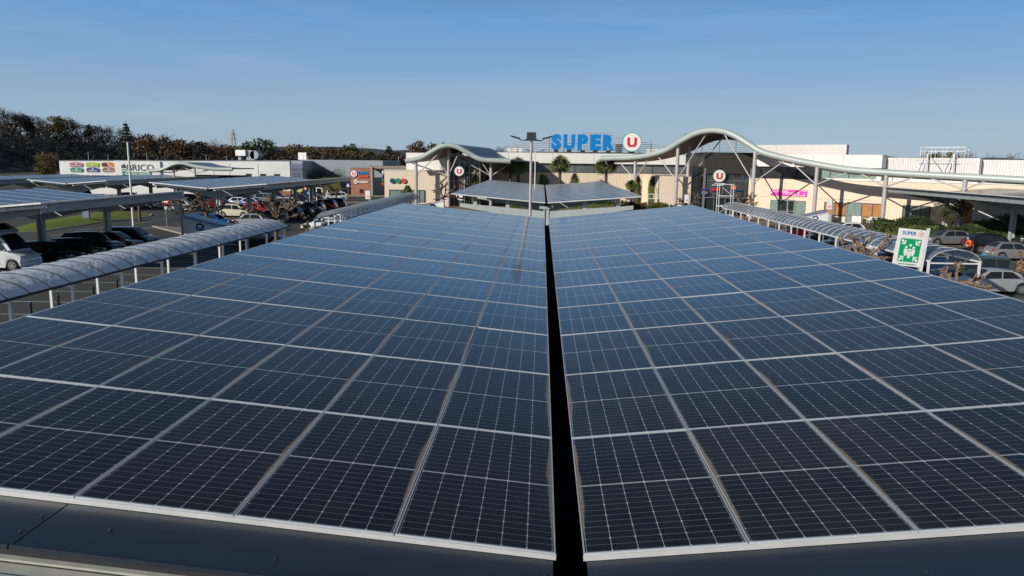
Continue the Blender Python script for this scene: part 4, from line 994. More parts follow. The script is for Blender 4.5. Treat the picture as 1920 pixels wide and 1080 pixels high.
# roof hood and long box behind
t = thing('roof_unit', 'pale boxy ventilation hood with a rounded grey back on the store roof', 'roof unit', (D(441, 290, 158).x, 158, 0))
p, q = D(441, 281, 158), D(460, 292, 158); e_ = D(488, 282, 160)
b = MB(); b.box(p.x, q.x, 158, 161, q.z, p.z); b.build('hood', M['cool_wall'], t)
b = MB(); b.box(q.x, e_.x - .8, 158.5, 161, q.z - .9, p.z - .05); b.tube([(e_.x - .8, 158.5, p.z - 1.0), (e_.x - .8, 161, p.z - 1.0)], .93, 12); b.box(p.x + .3, p.x + .9, 158.6, 160, 6, q.z); b.build('duct', M['grey_steel'], t)
b = MB(); b.box(0, 1.1, 0, .3, 0, 1.5); b.box(1.15, 1.7, .02, .3, 0, 1.5); b.box(.2, 1.5, -.02, -.004, .9, 1.2)
o = b.build('roof_unit', M['cool_wall']); o.location = (D(559, 292, 158).x, 158, 6.95); tag(o, 'small pale cabinet on the roof above the shaded wall', 'roof unit')

# ================================================================== BRICK WALL SIGN, DRIVE
t = thing('brick_wall', 'terracotta end wall carrying two round U logos', 'wall', (-39, 152, 0))
x0, x1 = D(657.5, 330, 152).x, D(695.5, 330, 152).x; zt = D(680, 314.5, 152).z
b = MB(); b.box(x0, x1, 152, 152.5, 0, zt); b.build('wall_panel', M['brick'], t)
b = MB(); b.box(x0, x1 + .35, 151.9, 152.6, zt + .002, zt + .15); b.box(x1 + .002, x1 + .3, 151.95, 152.5, 0, zt); b.build('coping', M['grey_steel'], t)
b = MB()
for k in range(1, 14): b.box(x0, x1, 151.985, 151.998, k * .42, k * .42 + .02)
b.build('joint', M['darkbrown'], t)
p = D(663.5, 325.5, 151.8); round_sign(p.x, p.z, .66, 151.8, 'round white U logo at the top left of the terracotta wall')
p = D(666.8, 340.5, 151.8); round_sign(p.x, p.z, .45, 151.8, 'smaller round white U logo lower on the terracotta wall')
p = D(680, 324.5, 151.8); b = MB(); b.T = Matrix.Translation((p.x, 151.85, p.z)); b.text('DRIVE', .85, 0, 0, 0, .05, .03, sx=.85); tag(b.build('wall_lettering', M['blue_drive']), 'blue DRIVE lettering on the terracotta wall', 'lettering')
p = D(680.5, 330.8, 151.8); b = MB(); b.box(p.x - 1.1, p.x + 1.05, 151.8, 151.9, p.z - .18, p.z + .2); tag(b.build('sign_strip', M['ball_red']), 'coral red strip under the blue lettering on the terracotta wall', 'sign')
p = D(679.5, 340.5, 151.8); b = MB(); b.T = Matrix.Translation((p.x, 151.85, p.z)); b.text('location', .72, 0, 0, 0, .04, .02); tag(b.build('wall_lettering', M['white_sign']), 'white word location on the terracotta wall', 'lettering')
# flat canopy behind it and small cold store
t = thing('drive_canopy', 'flat brown grey canopy between the terracotta wall and the cream shop', 'canopy', (-33, 160, 0))
b = MB(); pa, pb, pc = D(693, 313.5, 158), D(762, 310, 150), D(724, 308.5, 172)
for z0, z1 in ((pb.z - .55, pb.z),): b.box(-35.2, -26.6, 152.6, 170, z0 - .2, z1 - .2)
b.build('roof', M['soffit'], t)
b = MB()
for x, y in ((-34.5, 154), (-30.5, 158), (-27.2, 154), (-34.5, 168), (-27.2, 168)): b.box(x - .15, x + .15, y - .15, y + .15, 0, pb.z - .76)
b.build('post', M['grey_steel'], t)
b = MB(); b.box(-40, -24, 171, 176, 0, 5.2); b.box(-33.2, -30.8, 166, 170, 0, 4.4)
tag(b.build('storage_block', M['cool_wall']), 'plain shaded block deep under the flat drive canopy', 'building')
# ================================================================== CARS
def interp(tab, x):
    if x <= tab[0][0]: return tab[0][1]
    for (a, p), (b_, q) in zip(tab, tab[1:]):
        if x <= b_: return p + (q - p) * (x - a) / (b_ - a)
    return tab[-1][1]
STY = {  # length, width, height, belt line, body-top profile, cabin: windshield base, roof front, roof rear, rear base, rear belt
 'hatch': (4.0, 1.72, 1.46, [(-2, .55), (-1.97, .78), (-1.86, .92), (-1.2, .95), (.55, .92), (1.35, .80), (1.8, .70), (1.97, .52), (2, .40)], (.98, .22, -1.25, -1.86), .33),
 'sedan': (4.5, 1.78, 1.45, [(-2.25, .55), (-2.2, .82), (-2.0, .95), (-1.3, .97), (.6, .93), (1.5, .82), (2.0, .70), (2.2, .52), (2.25, .40)], (1.08, .28, -1.0, -1.75), .34),
 'wagon': (4.45, 1.76, 1.50, [(-2.22, .5), (-2.18, .82), (-2.1, .95), (-1.3, .96), (.65, .93), (1.5, .80), (2.0, .70), (2.18, .52), (2.22, .4)], (1.12, .35, -1.72, -2.12), .33),
 'mpv': (4.1, 1.78, 1.62, [(-2.05, .5), (-2.02, .85), (-1.95, 1.0), (-1.3, 1.02), (.8, .98), (1.5, .86), (1.85, .74), (2.02, .54), (2.05, .4)], (1.28, .42, -1.62, -1.95), .33),
 'suv': (4.4, 1.84, 1.68, [(-2.2, .55), (-2.16, .9), (-2.05, 1.05), (-1.3, 1.06), (.65, 1.03), (1.5, .96), (1.98, .86), (2.16, .62), (2.2, .45)], (1.02, .3, -1.62, -2.05), .36),
 'ludo': (4.35, 1.82, 1.82, [(-2.17, .5), (-2.15, .95), (-2.1, 1.08), (-1.3, 1.1), (.85, 1.06), (1.55, .92), (1.98, .78), (2.14, .56), (2.17, .42)], (1.3, .55, -1.95, -2.13), .34),
 'van': (5.4, 2.05, 2.35, [(-2.7, .5), (-2.68, 1.2), (-2.6, 1.25), (-1.3, 1.3), (1.45, 1.3), (2.1, 1.12), (2.5, .98), (2.66, .7), (2.7, .45)], (1.95, 1.05, -2.5, -2.66), .36),
}
cars = {}
def make_car(kind):
    L, W_, H, prof, (wb, rf, rr, rbase), wr = STY[kind]
    fx, rx_ = L / 2 - .80, -L / 2 + .74; clr = .20; hw = W_ / 2
    xs = set([-L / 2, L / 2]); n = 26
    for k in range(n + 1): xs.add(round(-L / 2 + L * k / n, 3))
    ar = wr + .055
    for c in (fx, rx_):
        for k in range(9): xs.add(round(c - ar + 2 * ar * k / 8, 3))
    for p in prof: xs.add(p[0])
    xs = sorted(xs); b = MB(); rows = []
    for x in xs:
        zt = interp(prof, x); t_ = abs(x) / (L / 2); wf = 1 - .16 * t_ ** 7 - .05 * t_ ** 2; w_ = hw * wf
        zb_ = clr + .02 + (.13 if abs(x) > L / 2 - .1 else 0)
        for c in (fx, rx_):
            if abs(x - c) <= ar + 1e-4: zb_ = max(zb_, wr + math.sqrt(max(0, ar * ar - (x - c) ** 2)))
        zb_ = min(zb_, zt - .08); zm = min(max(zb_ + .03, .52), zt - .06)
        sec = [(0, clr), (w_ - .24, clr), (w_ - .235, zb_), (w_ - .02, zb_), (w_, zm), (w_ - .03, zt - .05), (w_ - .10, zt - .005), (w_ * .5, zt + .02), (0, zt + .03)]
        rows.append([(x, -y, z) for y, z in sec] + [(x, y, z) for y, z in sec[::-1][1:]])
    b.grid(rows)
    for r_ in (rows[0], rows[-1]): b.face(r_ if r_ is rows[0] else r_[::-1])
    # cabin
    bw = hw - .11; tw = hw - .30 if kind != 'van' else hw - .2
    st = [(rbase, 0), (rbase + (rr - rbase) * .5, .62), (rr, .94), ((rr + rf) / 2, 1.0), (rf, .955), (rf + (wb - rf) * .5, .56), (wb, 0)]
    def zz(x): return interp(prof, x) - .015
    rows = []
    def side_pt(x, h):   # height fraction h of the cabin at x
        k = interp(st, x); z0 = zz(x); z1 = z0 + (H - .05 - z0) * k
        z = z0 + (z1 - z0) * h; f_ = (z - z0) / max(.01, (H - .05 - z0)); return bw + (tw - bw) * f_, z
    for x, k in st:
        y1, z1 = side_pt(x, 1); z0 = zz(x)
        rows.append([(x, -bw, z0), (x, -y1, z1), (x, -y1 + .09, z1 + .035 * k), (x, 0, z1 + .05 * k + .01), (x, y1 - .09, z1 + .035 * k), (x, y1, z1), (x, bw, z0)])
    b.grid(rows)
    body = b.build('body', None or M['trim'], None, 42, world=False)
    parts = [('body', body, [])]
    def glass(name, pts_, m='cglass', sub=None):
        g = MB(); g.face(pts_); o = g.build(name, M[m], None, world=False); parts.append((name, o, sub or [])); return o
    def wpt(x, h, s_, off=.012):
        y, z = side_pt(x, h); return (x, s_ * (y + off), z)
    nwin = 3 if kind in ('wagon', 'mpv', 'ludo') else 2
    if kind == 'van': nwin = 1
    xa, xb = wb - .28, rbase + .26
    cuts = {1: [(xa, rf + .05), (.55, .55)], 2: [(xa, rf - .02), (-.35, -.42), (xb, rr - .02)], 3: [(xa, rf - .02), (-.22, -.26), (-1.1, -1.12), (xb, rr - .05)]}[nwin]
    for s_ in (-1, 1):
        for k in range(len(cuts) - 1):
            (b0, t0), (b1, t1) = cuts[k], cuts[k + 1]; g_ = .035
            b0_, t0_ = b0 - g_ * (k > 0), t0 - g_ * (k > 0); b1_, t1_ = b1 + g_, t1 + g_
            q = [wpt(b0_, .05, s_), wpt(t0_, .86, s_), wpt((t0_ + t1_) / 2, .88, s_), wpt(t1_, .86, s_), wpt(b1_, .05, s_)]
            glass('side_window', q if s_ < 0 else q[::-1])
    def scr(xb_, xt_, name, lo=.08, hi=.93):
        rows_ = []
        for f_ in (lo, .5, hi):
            x = xb_ + (xt_ - xb_) * f_; k = interp(st, x); z0 = zz(x); z = z0 + (H - .05 - z0) * k; fr = (z - z0) / (H - .05 - z0)
            y = (bw + (tw - bw) * fr) - .06; d = .022 if xb_ > xt_ else -.022
            rows_.append([(x + d, -y, z + .03), (x + d, -y * .55, z + .058), (x + d, y * .55, z + .058), (x + d, y, z + .03)])
        g = MB(); g.grid(rows_); o = g.build(name, M['cglass'], None, 60, world=False); parts.append((name, o, []))
    scr(wb, rf, 'windshield'); scr(rbase, rr, 'rear_window', .22, .9)
    # wheels
    ty = MB(); ty.tube([(0, -.10, 0), (0, -.085, 0), (0, .085, 0), (0, .10, 0)], [wr - .03, wr, wr, wr - .03], 24)
    tym = ty.build('tyre', M['tyre'], None, 40, world=False)
    ri = MB(); r0 = wr * .66
    for s_ in (-1, 1):
        y = s_ * .103
        for k in range(6):
            a0 = 2 * PI * k / 6; ri.bar((0, y, 0), (r0 * .95 * math.cos(a0), y, r0 * .95 * math.sin(a0)), .07, .012, (0, 1, 0))
    for s_ in (-1, 1):
        for k in range(20):
            a0, a1 = 2 * PI * k / 20, 2 * PI * (k + 1) / 20; ri.face([(r0 * math.cos(a0), s_ * .106, r0 * math.sin(a0)), (r0 * math.cos(a1), s_ * .106, r0 * math.sin(a1)), (r0 * .84 * math.cos(a1), s_ * .106, r0 * .84 * math.sin(a1)), (r0 * .84 * math.cos(a0), s_ * .106, r0 * .84 * math.sin(a0))])
        ri.disc((0, 0), .07, s_ * .101, s_ * .112, 10)
    rim = ri.build('rim', M['rim'], None, world=False)
    for x in (fx, rx_):
        for s_ in (-1, 1):
            o = tym.copy(); COL.objects.link(o); o.location = (x, s_ * (hw - .135), wr); r_ = rim.copy(); COL.objects.link(r_); r_.parent = o; parts.append(('wheel', o, [r_]))
            o.name = 'wheel'
    bpy.data.objects.remove(tym); bpy.data.objects.remove(rim)
    zf, zr = interp(prof, L / 2 - .22), interp(prof, -L / 2 + .12)
    for s_ in (-1, 1):
        g = MB(); g.ball((L / 2 - .20, s_ * (hw - .27), zf - .075), (.17, .19, .075), 10, 6); parts.append(('headlight', g.build('headlight', M['lamp'], None, 60, world=False), []))
        g = MB(); g.ball((-L / 2 + .09, s_ * (hw - .22), zr - .08), (.09, .12, .13), 10, 6); parts.append(('taillight', g.build('taillight', M['tail'], None, 60, world=False), []))
        g = MB(); g.ball((wb - .35, s_ * (hw + .06), zz(wb - .35) + .10), (.07, .11, .075), 8, 6); parts.append(('mirror', g.build('mirror', M['trim'], None, 60, world=False), []))
    g = MB(); g.box(L / 2 - .02, L / 2 + .012, -hw * .55, hw * .55, .42 if kind != 'van' else .55, min(.60, interp(prof, L / 2 - .03) + .08)); parts.append(('grille', g.build('grille', M['trim'], None, world=False), []))
    for x, z in ((L / 2 + .016, .36), (-L / 2 - .012, .62 if kind in ('hatch', 'mpv', 'wagon', 'ludo', 'suv') else .5)):
        g = MB(); g.box(x - .008, x + .008, -.26, .26, z - .055, z + .055); parts.append(('number_plate', g.build('number_plate', M['plate'], None, world=False), []))
    g = MB(); g.box(-L / 2 + .3, L / 2 - .3, -hw + .2, hw - .2, clr - .03, clr - .002); parts.append(('underbody', g.build('underbody', M['trim'], None, world=False), []))
    return parts
paints = {}
def paint(c):
    if c not in paints:
        paints[c] = mat('car_paint', c, .28, .25 if max(c) < .6 else 0, tuple(x * .94 for x in c), .7, .5, .8)
    return paints[c]
CAR_SRC = {}
def car(kind, x, y, deg, c, label, name='parked_car', grp='cars parked under the canopies and along the rows', cat='car', z=0):
    t = thing(name, label, cat, (x, y, z), R(deg), grp)
    if kind not in CAR_SRC: CAR_SRC[kind] = make_car(kind); first = True
    else: first = False
    for nm, o, subs in CAR_SRC[kind]:
        q = o if first else o.copy()
        if not first: COL.objects.link(q); q.parent = None
        q.parent = t; q.matrix_parent_inverse = Matrix.Identity(4)
        if not first:
            for s_ in subs: e = s_.copy(); COL.objects.link(e); e.parent = q
        if nm == 'body' or (nm == 'mirror'):
            q.material_slots[0].link = 'OBJECT'; q.material_slots[0].material = paint(c) if nm == 'body' else (paint(c))
    return t
BLK, DGR, GRY, SIL, WHT, RED, NAVY = (.008, .008, .009), (.035, .038, .042), (.14, .145, .155), (.34, .36, .40), (.72, .72, .70), (.42, .015, .02), (.015, .03, .075)
# front row left: noses towards the near walkway
van = car('van', -35.5, 47.0, 0, (.66, .70, .72), 'white camper van with its nose out under the nearest left canopy', 'camper_van', None, 'camper van')
b = MB(); b.prism([(-3.4, 2.28), (1.0, 2.28), (1.12, 2.40), (1.0, 2.52), (.30, 2.88), (-3.4, 2.92)], -1.06, 1.06); o = b.build('camper_roof', paint((.66, .70, .72)), van, 30, world=False)
b = MB(); b.prism([(.97, 2.555), (.40, 2.85), (.41, 2.868), (.985, 2.573)][::-1], -.62, .62); b.build('roof_window', M['cglass'], van, world=False)
car('wagon', -33.9, 50.0, 0, BLK, 'black estate car right beside the white camper van')
car('hatch', -33.7, 52.7, 0, (.012, .008, .009), 'second black car from the camper van, half lost in the shade')
car('suv', -33.9, 55.2, 0, BLK, 'black car with a bright headlight, third from the camper van')
car('hatch', -33.6, 57.7, 0, (.10, .006, .01), 'dark wine red hatchback between black cars near the lamp post')
car('mpv', -33.8, 60.3, 0, (.012, .02, .035), 'blackish blue hatchback at the end of the shaded row by the gravel corner')
car('hatch', -34.9, 78.6, 4, (.0, .16, .50), 'bright blue small car behind the white mast of the trolley shelter')
# row under the middle-left canopy
car('mpv', -38.1, 92.6, -2, (.60, .58, .44), 'cream white people carrier left of a canopy post')
car('hatch', -37.6, 98.5, -2, RED, 'bright red hatchback under the canopy behind the cream car')
car('hatch', -37.9, 113.5, -2, WHT, 'white hatchback at the far end of the canopy row behind the red car')
car('mpv', -37.0, 108.5, -2, GRY, 'grey people carrier in the row between the red and the white cars')
car('hatch', -37.4, 104, -2, DGR, 'dark grey hatchback beside the bright red one under the canopy')
car('hatch', -31.4, 79.6, 178, (.28, .285, .31), 'silver hatchback with its tail to the walkway, nearest in the row')
car('wagon', -31.2, 84.6, 178, (.16, .16, .165), 'mid grey estate car behind the silver hatchback')
car('suv', -31.0, 89.4, 178, BLK, 'black estate car under the shade right of the grey estate')
car('hatch', -31.0, 94.4, 180, (.02, .022, .025), 'black hatchback deep in the shade of the canopy row')
car('mpv', -31.0, 99.6, 180, (.42, .44, .47), 'pale silver hatchback with a red light, right of the pollarded tree')
car('suv', -30.9, 104.6, 180, (.20, .01, .01), 'dark red car with a teal black hatchback beyond it')
car('suv', -30.8, 109.4, 180, (.015, .022, .022), 'black off-roader with a white plate at the end of the canopy row', 'parked_car')
# row near the far walkway
car('sedan', -22.4, 76.4, 178, WHT, 'white saloon behind the arch at the start of the far walkway')
car('wagon', -21.6, 80.4, 178, (.70, .70, .69), 'white car with a black windscreen under the start of the far walkway')
car('hatch', -21.0, 84.6, 182, (.20, .015, .02), 'dark red car just seen under the far walkway roof')
car('hatch', -20.6, 72.6, 182, (.10, .11, .12), 'grey car seen between the posts of the far walkway')
car('wagon', -24.0, 63.0, 0, (.02, .025, .032), 'black car in the shade at the end of the near walkway roof')
# cross lane rows behind
car('mpv', -49.0, 101, 10, (.66, .66, .62), 'white van like car behind the pollarded tree at the left', )
car('sedan', -46.6, 108, 5, (.16, .01, .015), 'dark red saloon left of the silver cars in the far lane')
car('hatch', -45.2, 112.4, -5, (.36, .38, .42), 'silver hatchback with a blue windscreen in the far lane')
car('hatch', -42.6, 110.4, -8, (.10, .15, .30), 'steel blue hatchback nose to nose with the silver one in the far lane')
car('suv', -44.6, 121.5, 0, (.17, .20, .25), 'blue grey off-roader in the far lane below the store windows')
car('suv', -42.8, 137, 0, (.02, .035, .09), 'navy blue off-roader near the brick base strip of the white store')
car('mpv', -38.5, 141, 10, (.62, .62, .61), 'white hatchback parked against the shaded wing of the store')
car('mpv', -36.2, 131, 200, (.60, .61, .62), 'white car with a shining bonnet near the recycling posts')
car('suv', -31.0, 160, 265, (.10, .11, .12), 'grey pickup facing out below the flat drive canopy')
car('suv', -28.6, 150, 250, (.025, .028, .03), 'black pickup left of the cream shop')
for k_, (x_, y_, c_, kd_, lb_) in enumerate(((-45.5, 126, WHT, 'hatch', 'white hatchback in the far lane left of the navy off-roader'), (-40.2, 124.5, BLK, 'hatch', 'black hatchback in the far lane behind the white one of the canopy row'), (-46.8, 131, (.30, .015, .02), 'mpv', 'red people carrier close to the brick base strip'), (-50.5, 116, SIL, 'wagon', 'silver estate car farthest left in the far lane'), (-52, 124, DGR, 'suv', 'dark grey off-roader below the store windows at the left'))): car(kd_, x_, y_, 3 * k_, c_, lb_)
# far left lot
car('van', -74, 118, 5, (.70, .70, .68), 'white box van beyond the far left canopies', 'delivery_van', None, 'van')
car('hatch', -67.5, 122, 5, (.03, .05, .10), 'dark blue car beside the white box van at the far left')
car('mpv', -64, 112, 5, (.55, .56, .58), 'pale silver car below the distant left canopy valley')
car('wagon', -58, 114, 0, (.02, .02, .022), 'black estate car below the right wing of the distant canopy')
car('sedan', -57, 106, 0, (.50, .52, .50), 'pale car among dark ones under the distant canopy')
car('hatch', -56.5, 119.5, 0, (.04, .045, .05), 'dark hatchback farthest in under the distant canopy')
car('suv', -58, 100.5, 0, (.015, .015, .018), 'black car nearest under the right wing of the distant canopy')
# behind the big canopy, in front of the store
car('sedan', -5.0, 50.5, 90, (.60, .60, .52), 'cream roofed car just beyond the far edge of the big canopy, left of the valley', )
car('sedan', 3.2, 50.0, 90, (.58, .58, .52), 'pale roofed car with dark glass beyond the big canopy, right of the valley')
car('ludo', -10.4, 82.5, 178, (.13, .12, .11), 'grey brown people carrier behind the far left corner of the big canopy')
car('hatch', -13.5, 77.5, 178, (.68, .68, .67), 'white car roof just beyond the far left edge of the big canopy')
car('ludo', 10.6, 76, 176, (.012, .014, .018), 'black people carrier with white lettering beyond the far right edge of the big canopy')
b = MB(); b.T = Matrix.Translation((10.6, 75.02, 0)) ; b.text('Bécal', .62, -.2, 1.38, 0, .01, .015); b.text('Pub', .62, -.5, .82, 0, .01, .015)
tag(b.build('van_lettering', M['white_sign']), 'white lettering on the side of the black people carrier', 'lettering')
# right lot
car('hatch', 38.0, 72.6, 180, (.17, .175, .18), 'mid grey hatchback in front of the hedge, farthest of the right row')
car('suv', 38.7, 66.4, 0, (.010, .010, .011), 'black car with its tail towards the man in orange')
car('hatch', 37.5, 61.6, 0, (.24, .235, .24), 'silver grey hatchback tail out beside the man in orange')
car('suv', 46.5, 72.5, 180, (.03, .035, .045), 'dark blue black car behind the canopy post at the right edge')
car('hatch', 47.0, 67.5, 180, (.16, .012, .03), 'dark red car cut off at the right picture edge')
car('ludo', 26.9, 48.3, 180, (.065, .085, .075), 'dark grey green people carrier with roof rails beside the right walkway')
car('sedan', 26.1, 45.0, 180, (.38, .40, .44), 'silver saloon nearest the camera at the lower right')
car('suv', 27.3, 53.8, 180, (.02, .045, .12), 'dark blue car behind the right walkway posts, next to the assembly point sign')
car('hatch', 26.6, 57.8, 180, (.012, .016, .03), 'black car behind the knobbly plane tree at the right walkway')
car('sedan', 26.2, 62.2, 180, (.70, .70, .70), 'white saloon seen between the posts of the right walkway')
car('hatch', 26.0, 66.6, 180, (.06, .09, .12), 'dark blue grey car under the middle of the right walkway')
car('hatch', 26.0, 71.4, 180, (.02, .025, .035), 'black car farther along under the right walkway')
car('mpv', 25.4, 76.0, 180, (.42, .02, .04), 'red car seen under the far half of the right walkway')
car('hatch', 31.4, 80.0, 185, (.70, .70, .69), 'white car between the right walkway and the florist front')

# ================================================================== LAMP POSTS
def lamp(x, y, h, label, heads, arm=1.0, r=.075, box=False):
    t = thing('street_lamp', label, 'street lamp', (x, y, 0), group='lamp posts of the car park')
    b = MB(); b.tube([(0, 0, 0), (0, 0, .4)], r * 1.5, 10); b.tube([(0, 0, .4), (0, 0, h)], [r * 1.15, r * .85], 12); b.build('pole', M['white_metal'] if not box else M['col_paint'], t, 60, world=False)
    for s_ in heads:
        b = MB(); b.tube([(0, 0, h - .02), (s_ * arm * .5, 0, h - .04), (s_ * arm * .62, 0, h + .03)], .03, 6); b.build('arm', M['dark_steel'], t, world=False)
        b = MB(); b.T = Matrix.Translation((s_ * arm * .82, 0, h + .14)) @ Matrix.Rotation(-s_ * R(14), 4, 'Y'); b.box(-.3, .3, -.16, .16, -.035, .035); b.box(-.2, .2, -.12, .12, -.055, -.0352); b.build('lamp_head', M['dark_steel'], t, world=False)
    if box:
        b = MB(); b.box(-.27, .27, -.2, .2, h + .05, h + .42); b.box(-.34, .34, -.24, .24, h - .02, h + .049); b.build('camera_box', M['dark_steel'], t, world=False)
    return t
pz_ = D(997, 262, 45); lamp(G(995, 408, pz_.z - 4.8).x if False else D(994, 400, 45).x, 45, pz_.z, 'tall pale lamp post with a dark box and two heads beyond the big canopy', (-1, 1), 1.15, .085, True)
pz_ = D(1005, 284, 92); lamp(D(1003, 340, 92).x, 92, pz_.z, 'farther lamp post beside the middle one, head in front of the roof edge', (-1, 1), 1.1, .075)
lamp(-36.7, 66.2, 8.5, 'tall lamp post with two slim arms at the gravel corner on the left', (-1, 1), 1.5, .09)
for u, v, y, lb in ((165, 285, 190, 'far lamp post above the pink panel'), (202, 290, 230, 'small far lamp post above the orange panel'), (275, 287, 190, 'far lamp post just right of the left lamp'), (386, 290, 175, 'far lamp post left of the roof hood'), (425, 292, 185, 'far lamp post close to the roof hood'), (577, 293, 170, 'far lamp post above the shaded wall'), (747, 293, 175, 'slim post above the flat drive canopy')):
    p = D(u, v, y); lamp(p.x, y, p.z, lb, (1,) if u % 2 else (-1, 1), 1.0, .045)
# pylons
def pylon(u, v0, y, hgt, label):
    p = D(u, v0, y); t = thing('power_pylon', label, 'pylon', (p.x, y, 0), group='distant pylons')
    b = MB(); h = p.z; w0 = h * .11
    for sx in (-1, 1):
        for sy in (-1, 1): b.bar((sx * w0, sy * w0, 0), (sx * .5, sy * .5, h), .5)
    k = 0; z = 0
    while z < h * .95:
        z1 = z + h * .09; wa, wb_ = w0 + (.5 - w0) * z / h, w0 + (.5 - w0) * min(1, z1 / h)
        b.bar((-wa, -wa, z), (wb_, -wb_, min(h, z1)), .3); b.bar((wa, -wa, z), (-wb_, -wb_, min(h, z1)), .3); z = z1
    b.build('tower', M['grey_steel'], t, world=False)
    b = MB()
    for z, w_ in ((h * .74, h * .13), (h * .86, h * .10)):
        b.bar((-w_, 0, z), (w_, 0, z), .5, .9); b.bar((-w_, 0, z), (0, 0, z + h * .05), .35); b.bar((w_, 0, z), (0, 0, z + h * .05), .35)
        for s_ in (-1, 1): b.bar((s_ * w_, 0, z), (s_ * w_, 0, z - h * .05), .35)
    b.build('cross_arm', M['grey_steel'], t, world=False)
pylon(436, 243, 700, 30, 'power pylon rising above the trees over the white store')
pylon(542, 268, 1100, 30, 'small distant pylon right of the round green tree')

# ================================================================== TROLLEY SHELTERS
def shelter(x, y, rz, sc, label, mast=True, blue=False, far=False):
    t = thing('trolley_shelter', label, 'trolley shelter', (x, y, 0), rz, 'trolley shelters with swooping roofs'); t.scale = (sc,) * 3
    b = MB(); rows = []
    for k in range(13):
        f_ = k / 12; xx = 6.2 * f_; z = 2.75 - 1.15 * math.sin(f_ * PI / 2) + .25 * f_ * f_; rows.append([(xx, -1.5, z), (xx, -.5, z + .04), (xx, .5, z + .04), (xx, 1.5, z)])
    b.grid(rows); o = b.build('roof', M['sail'], t, 60, world=False); s_ = o.modifiers.new('thick', 'SOLIDIFY'); s_.thickness = .05
    b = MB()
    for yy in (-1.52, 1.52):
        for k in range(12):
            f0, f1 = k / 12, (k + 1) / 12; z = lambda f_: 2.75 - 1.15 * math.sin(f_ * PI / 2) + .25 * f_ * f_
            b.bar((6.2 * f0, yy, z(f0)), (6.2 * f1, yy, z(f1)), .06, .07)
    for k in (0, 4, 8, 12):
        f_ = k / 12; z = 2.75 - 1.15 * math.sin(f_ * PI / 2) + .25 * f_ * f_; b.bar((6.2 * f_, -1.5, z + .05), (6.2 * f_, 1.5, z + .05), .05)
    b.build('roof_frame', M['white_metal'], t, world=False)
    b = MB(); z = lambda f_: 2.75 - 1.15 * math.sin(f_ * PI / 2) + .25 * f_ * f_
    pl = [(.1, 1.3), (5.2, 1.3)] + [(6.2 * f_, z(f_) - .08) for f_ in (.85, .6, .4, .2, .02)]
    fy_ = -1 if not far else 1
    b.prism(pl, *((-1.45, -1.41) if not far else (1.41, 1.45))); b.build('side_panel', M['sail'] if blue else M['white_sign'], t, world=False)
    em = MB(); em.T = Matrix.Scale(1, 4) if not far else Matrix.Rotation(PI, 4, 'Z') @ Matrix.Translation((-3.4, 0, 0)); em.disc((1.7, 1.88), .36, -1.50, -1.455, 24); e_ = em.build('emblem', M['royal'], t, world=False)
    g = MB(); g.T = em.T; g.box(1.52, 1.85, -1.52, -1.505, 1.84, 2.04); g.bar((1.84, -1.515, 2.0), (1.97, -1.515, 2.08), .03, .012); g.disc((1.6, 1.72), .045, -1.52, -1.505, 8); g.disc((1.8, 1.72), .045, -1.52, -1.505, 8); g.build('trolley_mark', M['white_sign'], e_, world=False)
    for xx in (.15, 3.1, 5.9):
        for yy in (-1.4, 1.4):
            b = MB(); zz_ = z(xx / 6.2) - .1; b.box(xx - .04, xx + .04, yy - .04, yy + .04, 0, min(zz_, 1.28) if yy < 0 and xx < 5.3 else zz_); b.build('post', M['grey_steel'], t, world=False)
    b = MB()
    for yy in (-1.3, 1.3):
        for zz_ in (.35, .75): b.bar((.3, yy, zz_), (5.8, yy, zz_), .035)
    b.build('rail', M['alu'], t, world=False)
    if mast:
        mast_(x + (.1 if not far else -.1), y - 1.7, mast)
    return t
def mast_(x, y, label):
    if True:
        m_ = thing('sign_mast', label, 'sign', (x, y, 0), 0, 'white masts by the trolley shelters')
        b = MB(); b.box(.12, .22, -.06, .06, 0, 3.62); b.build('pole', M['grey_steel'], m_, world=False)
        b = MB(); b.box(-.40, .11, -.05, .05, 2.62, 3.6); b.build('board', M['white_sign'], m_, world=False)
        b = MB(); b.text('U', .34, -.14, 2.9, -.06, .006, .01); b.build('letter', M['red_sign'], m_, world=False)
shelter(-29.2, 61, 0, .92, 'trolley shelter with white side panel behind the near walkway roof', 'white mast with red U beside the left trolley shelter')
shelter(-20.8, 91, 0, .85, 'blue grey trolley shelter in front of the terracotta wall', 'white mast with red U in front of the terracotta wall', True)
shelter(-12.4, 96, PI, .85, 'white trolley shelter at the far left corner of the big canopy', None, False, True)
shelter(30.8, 84.2, PI, .85, 'trolley shelter with white side panel right of the florist front', 'white mast with red U in front of the ochre blinds', False, True)
mast_(17.2, 91.5, 'white mast with red U left of the dark right entrance')

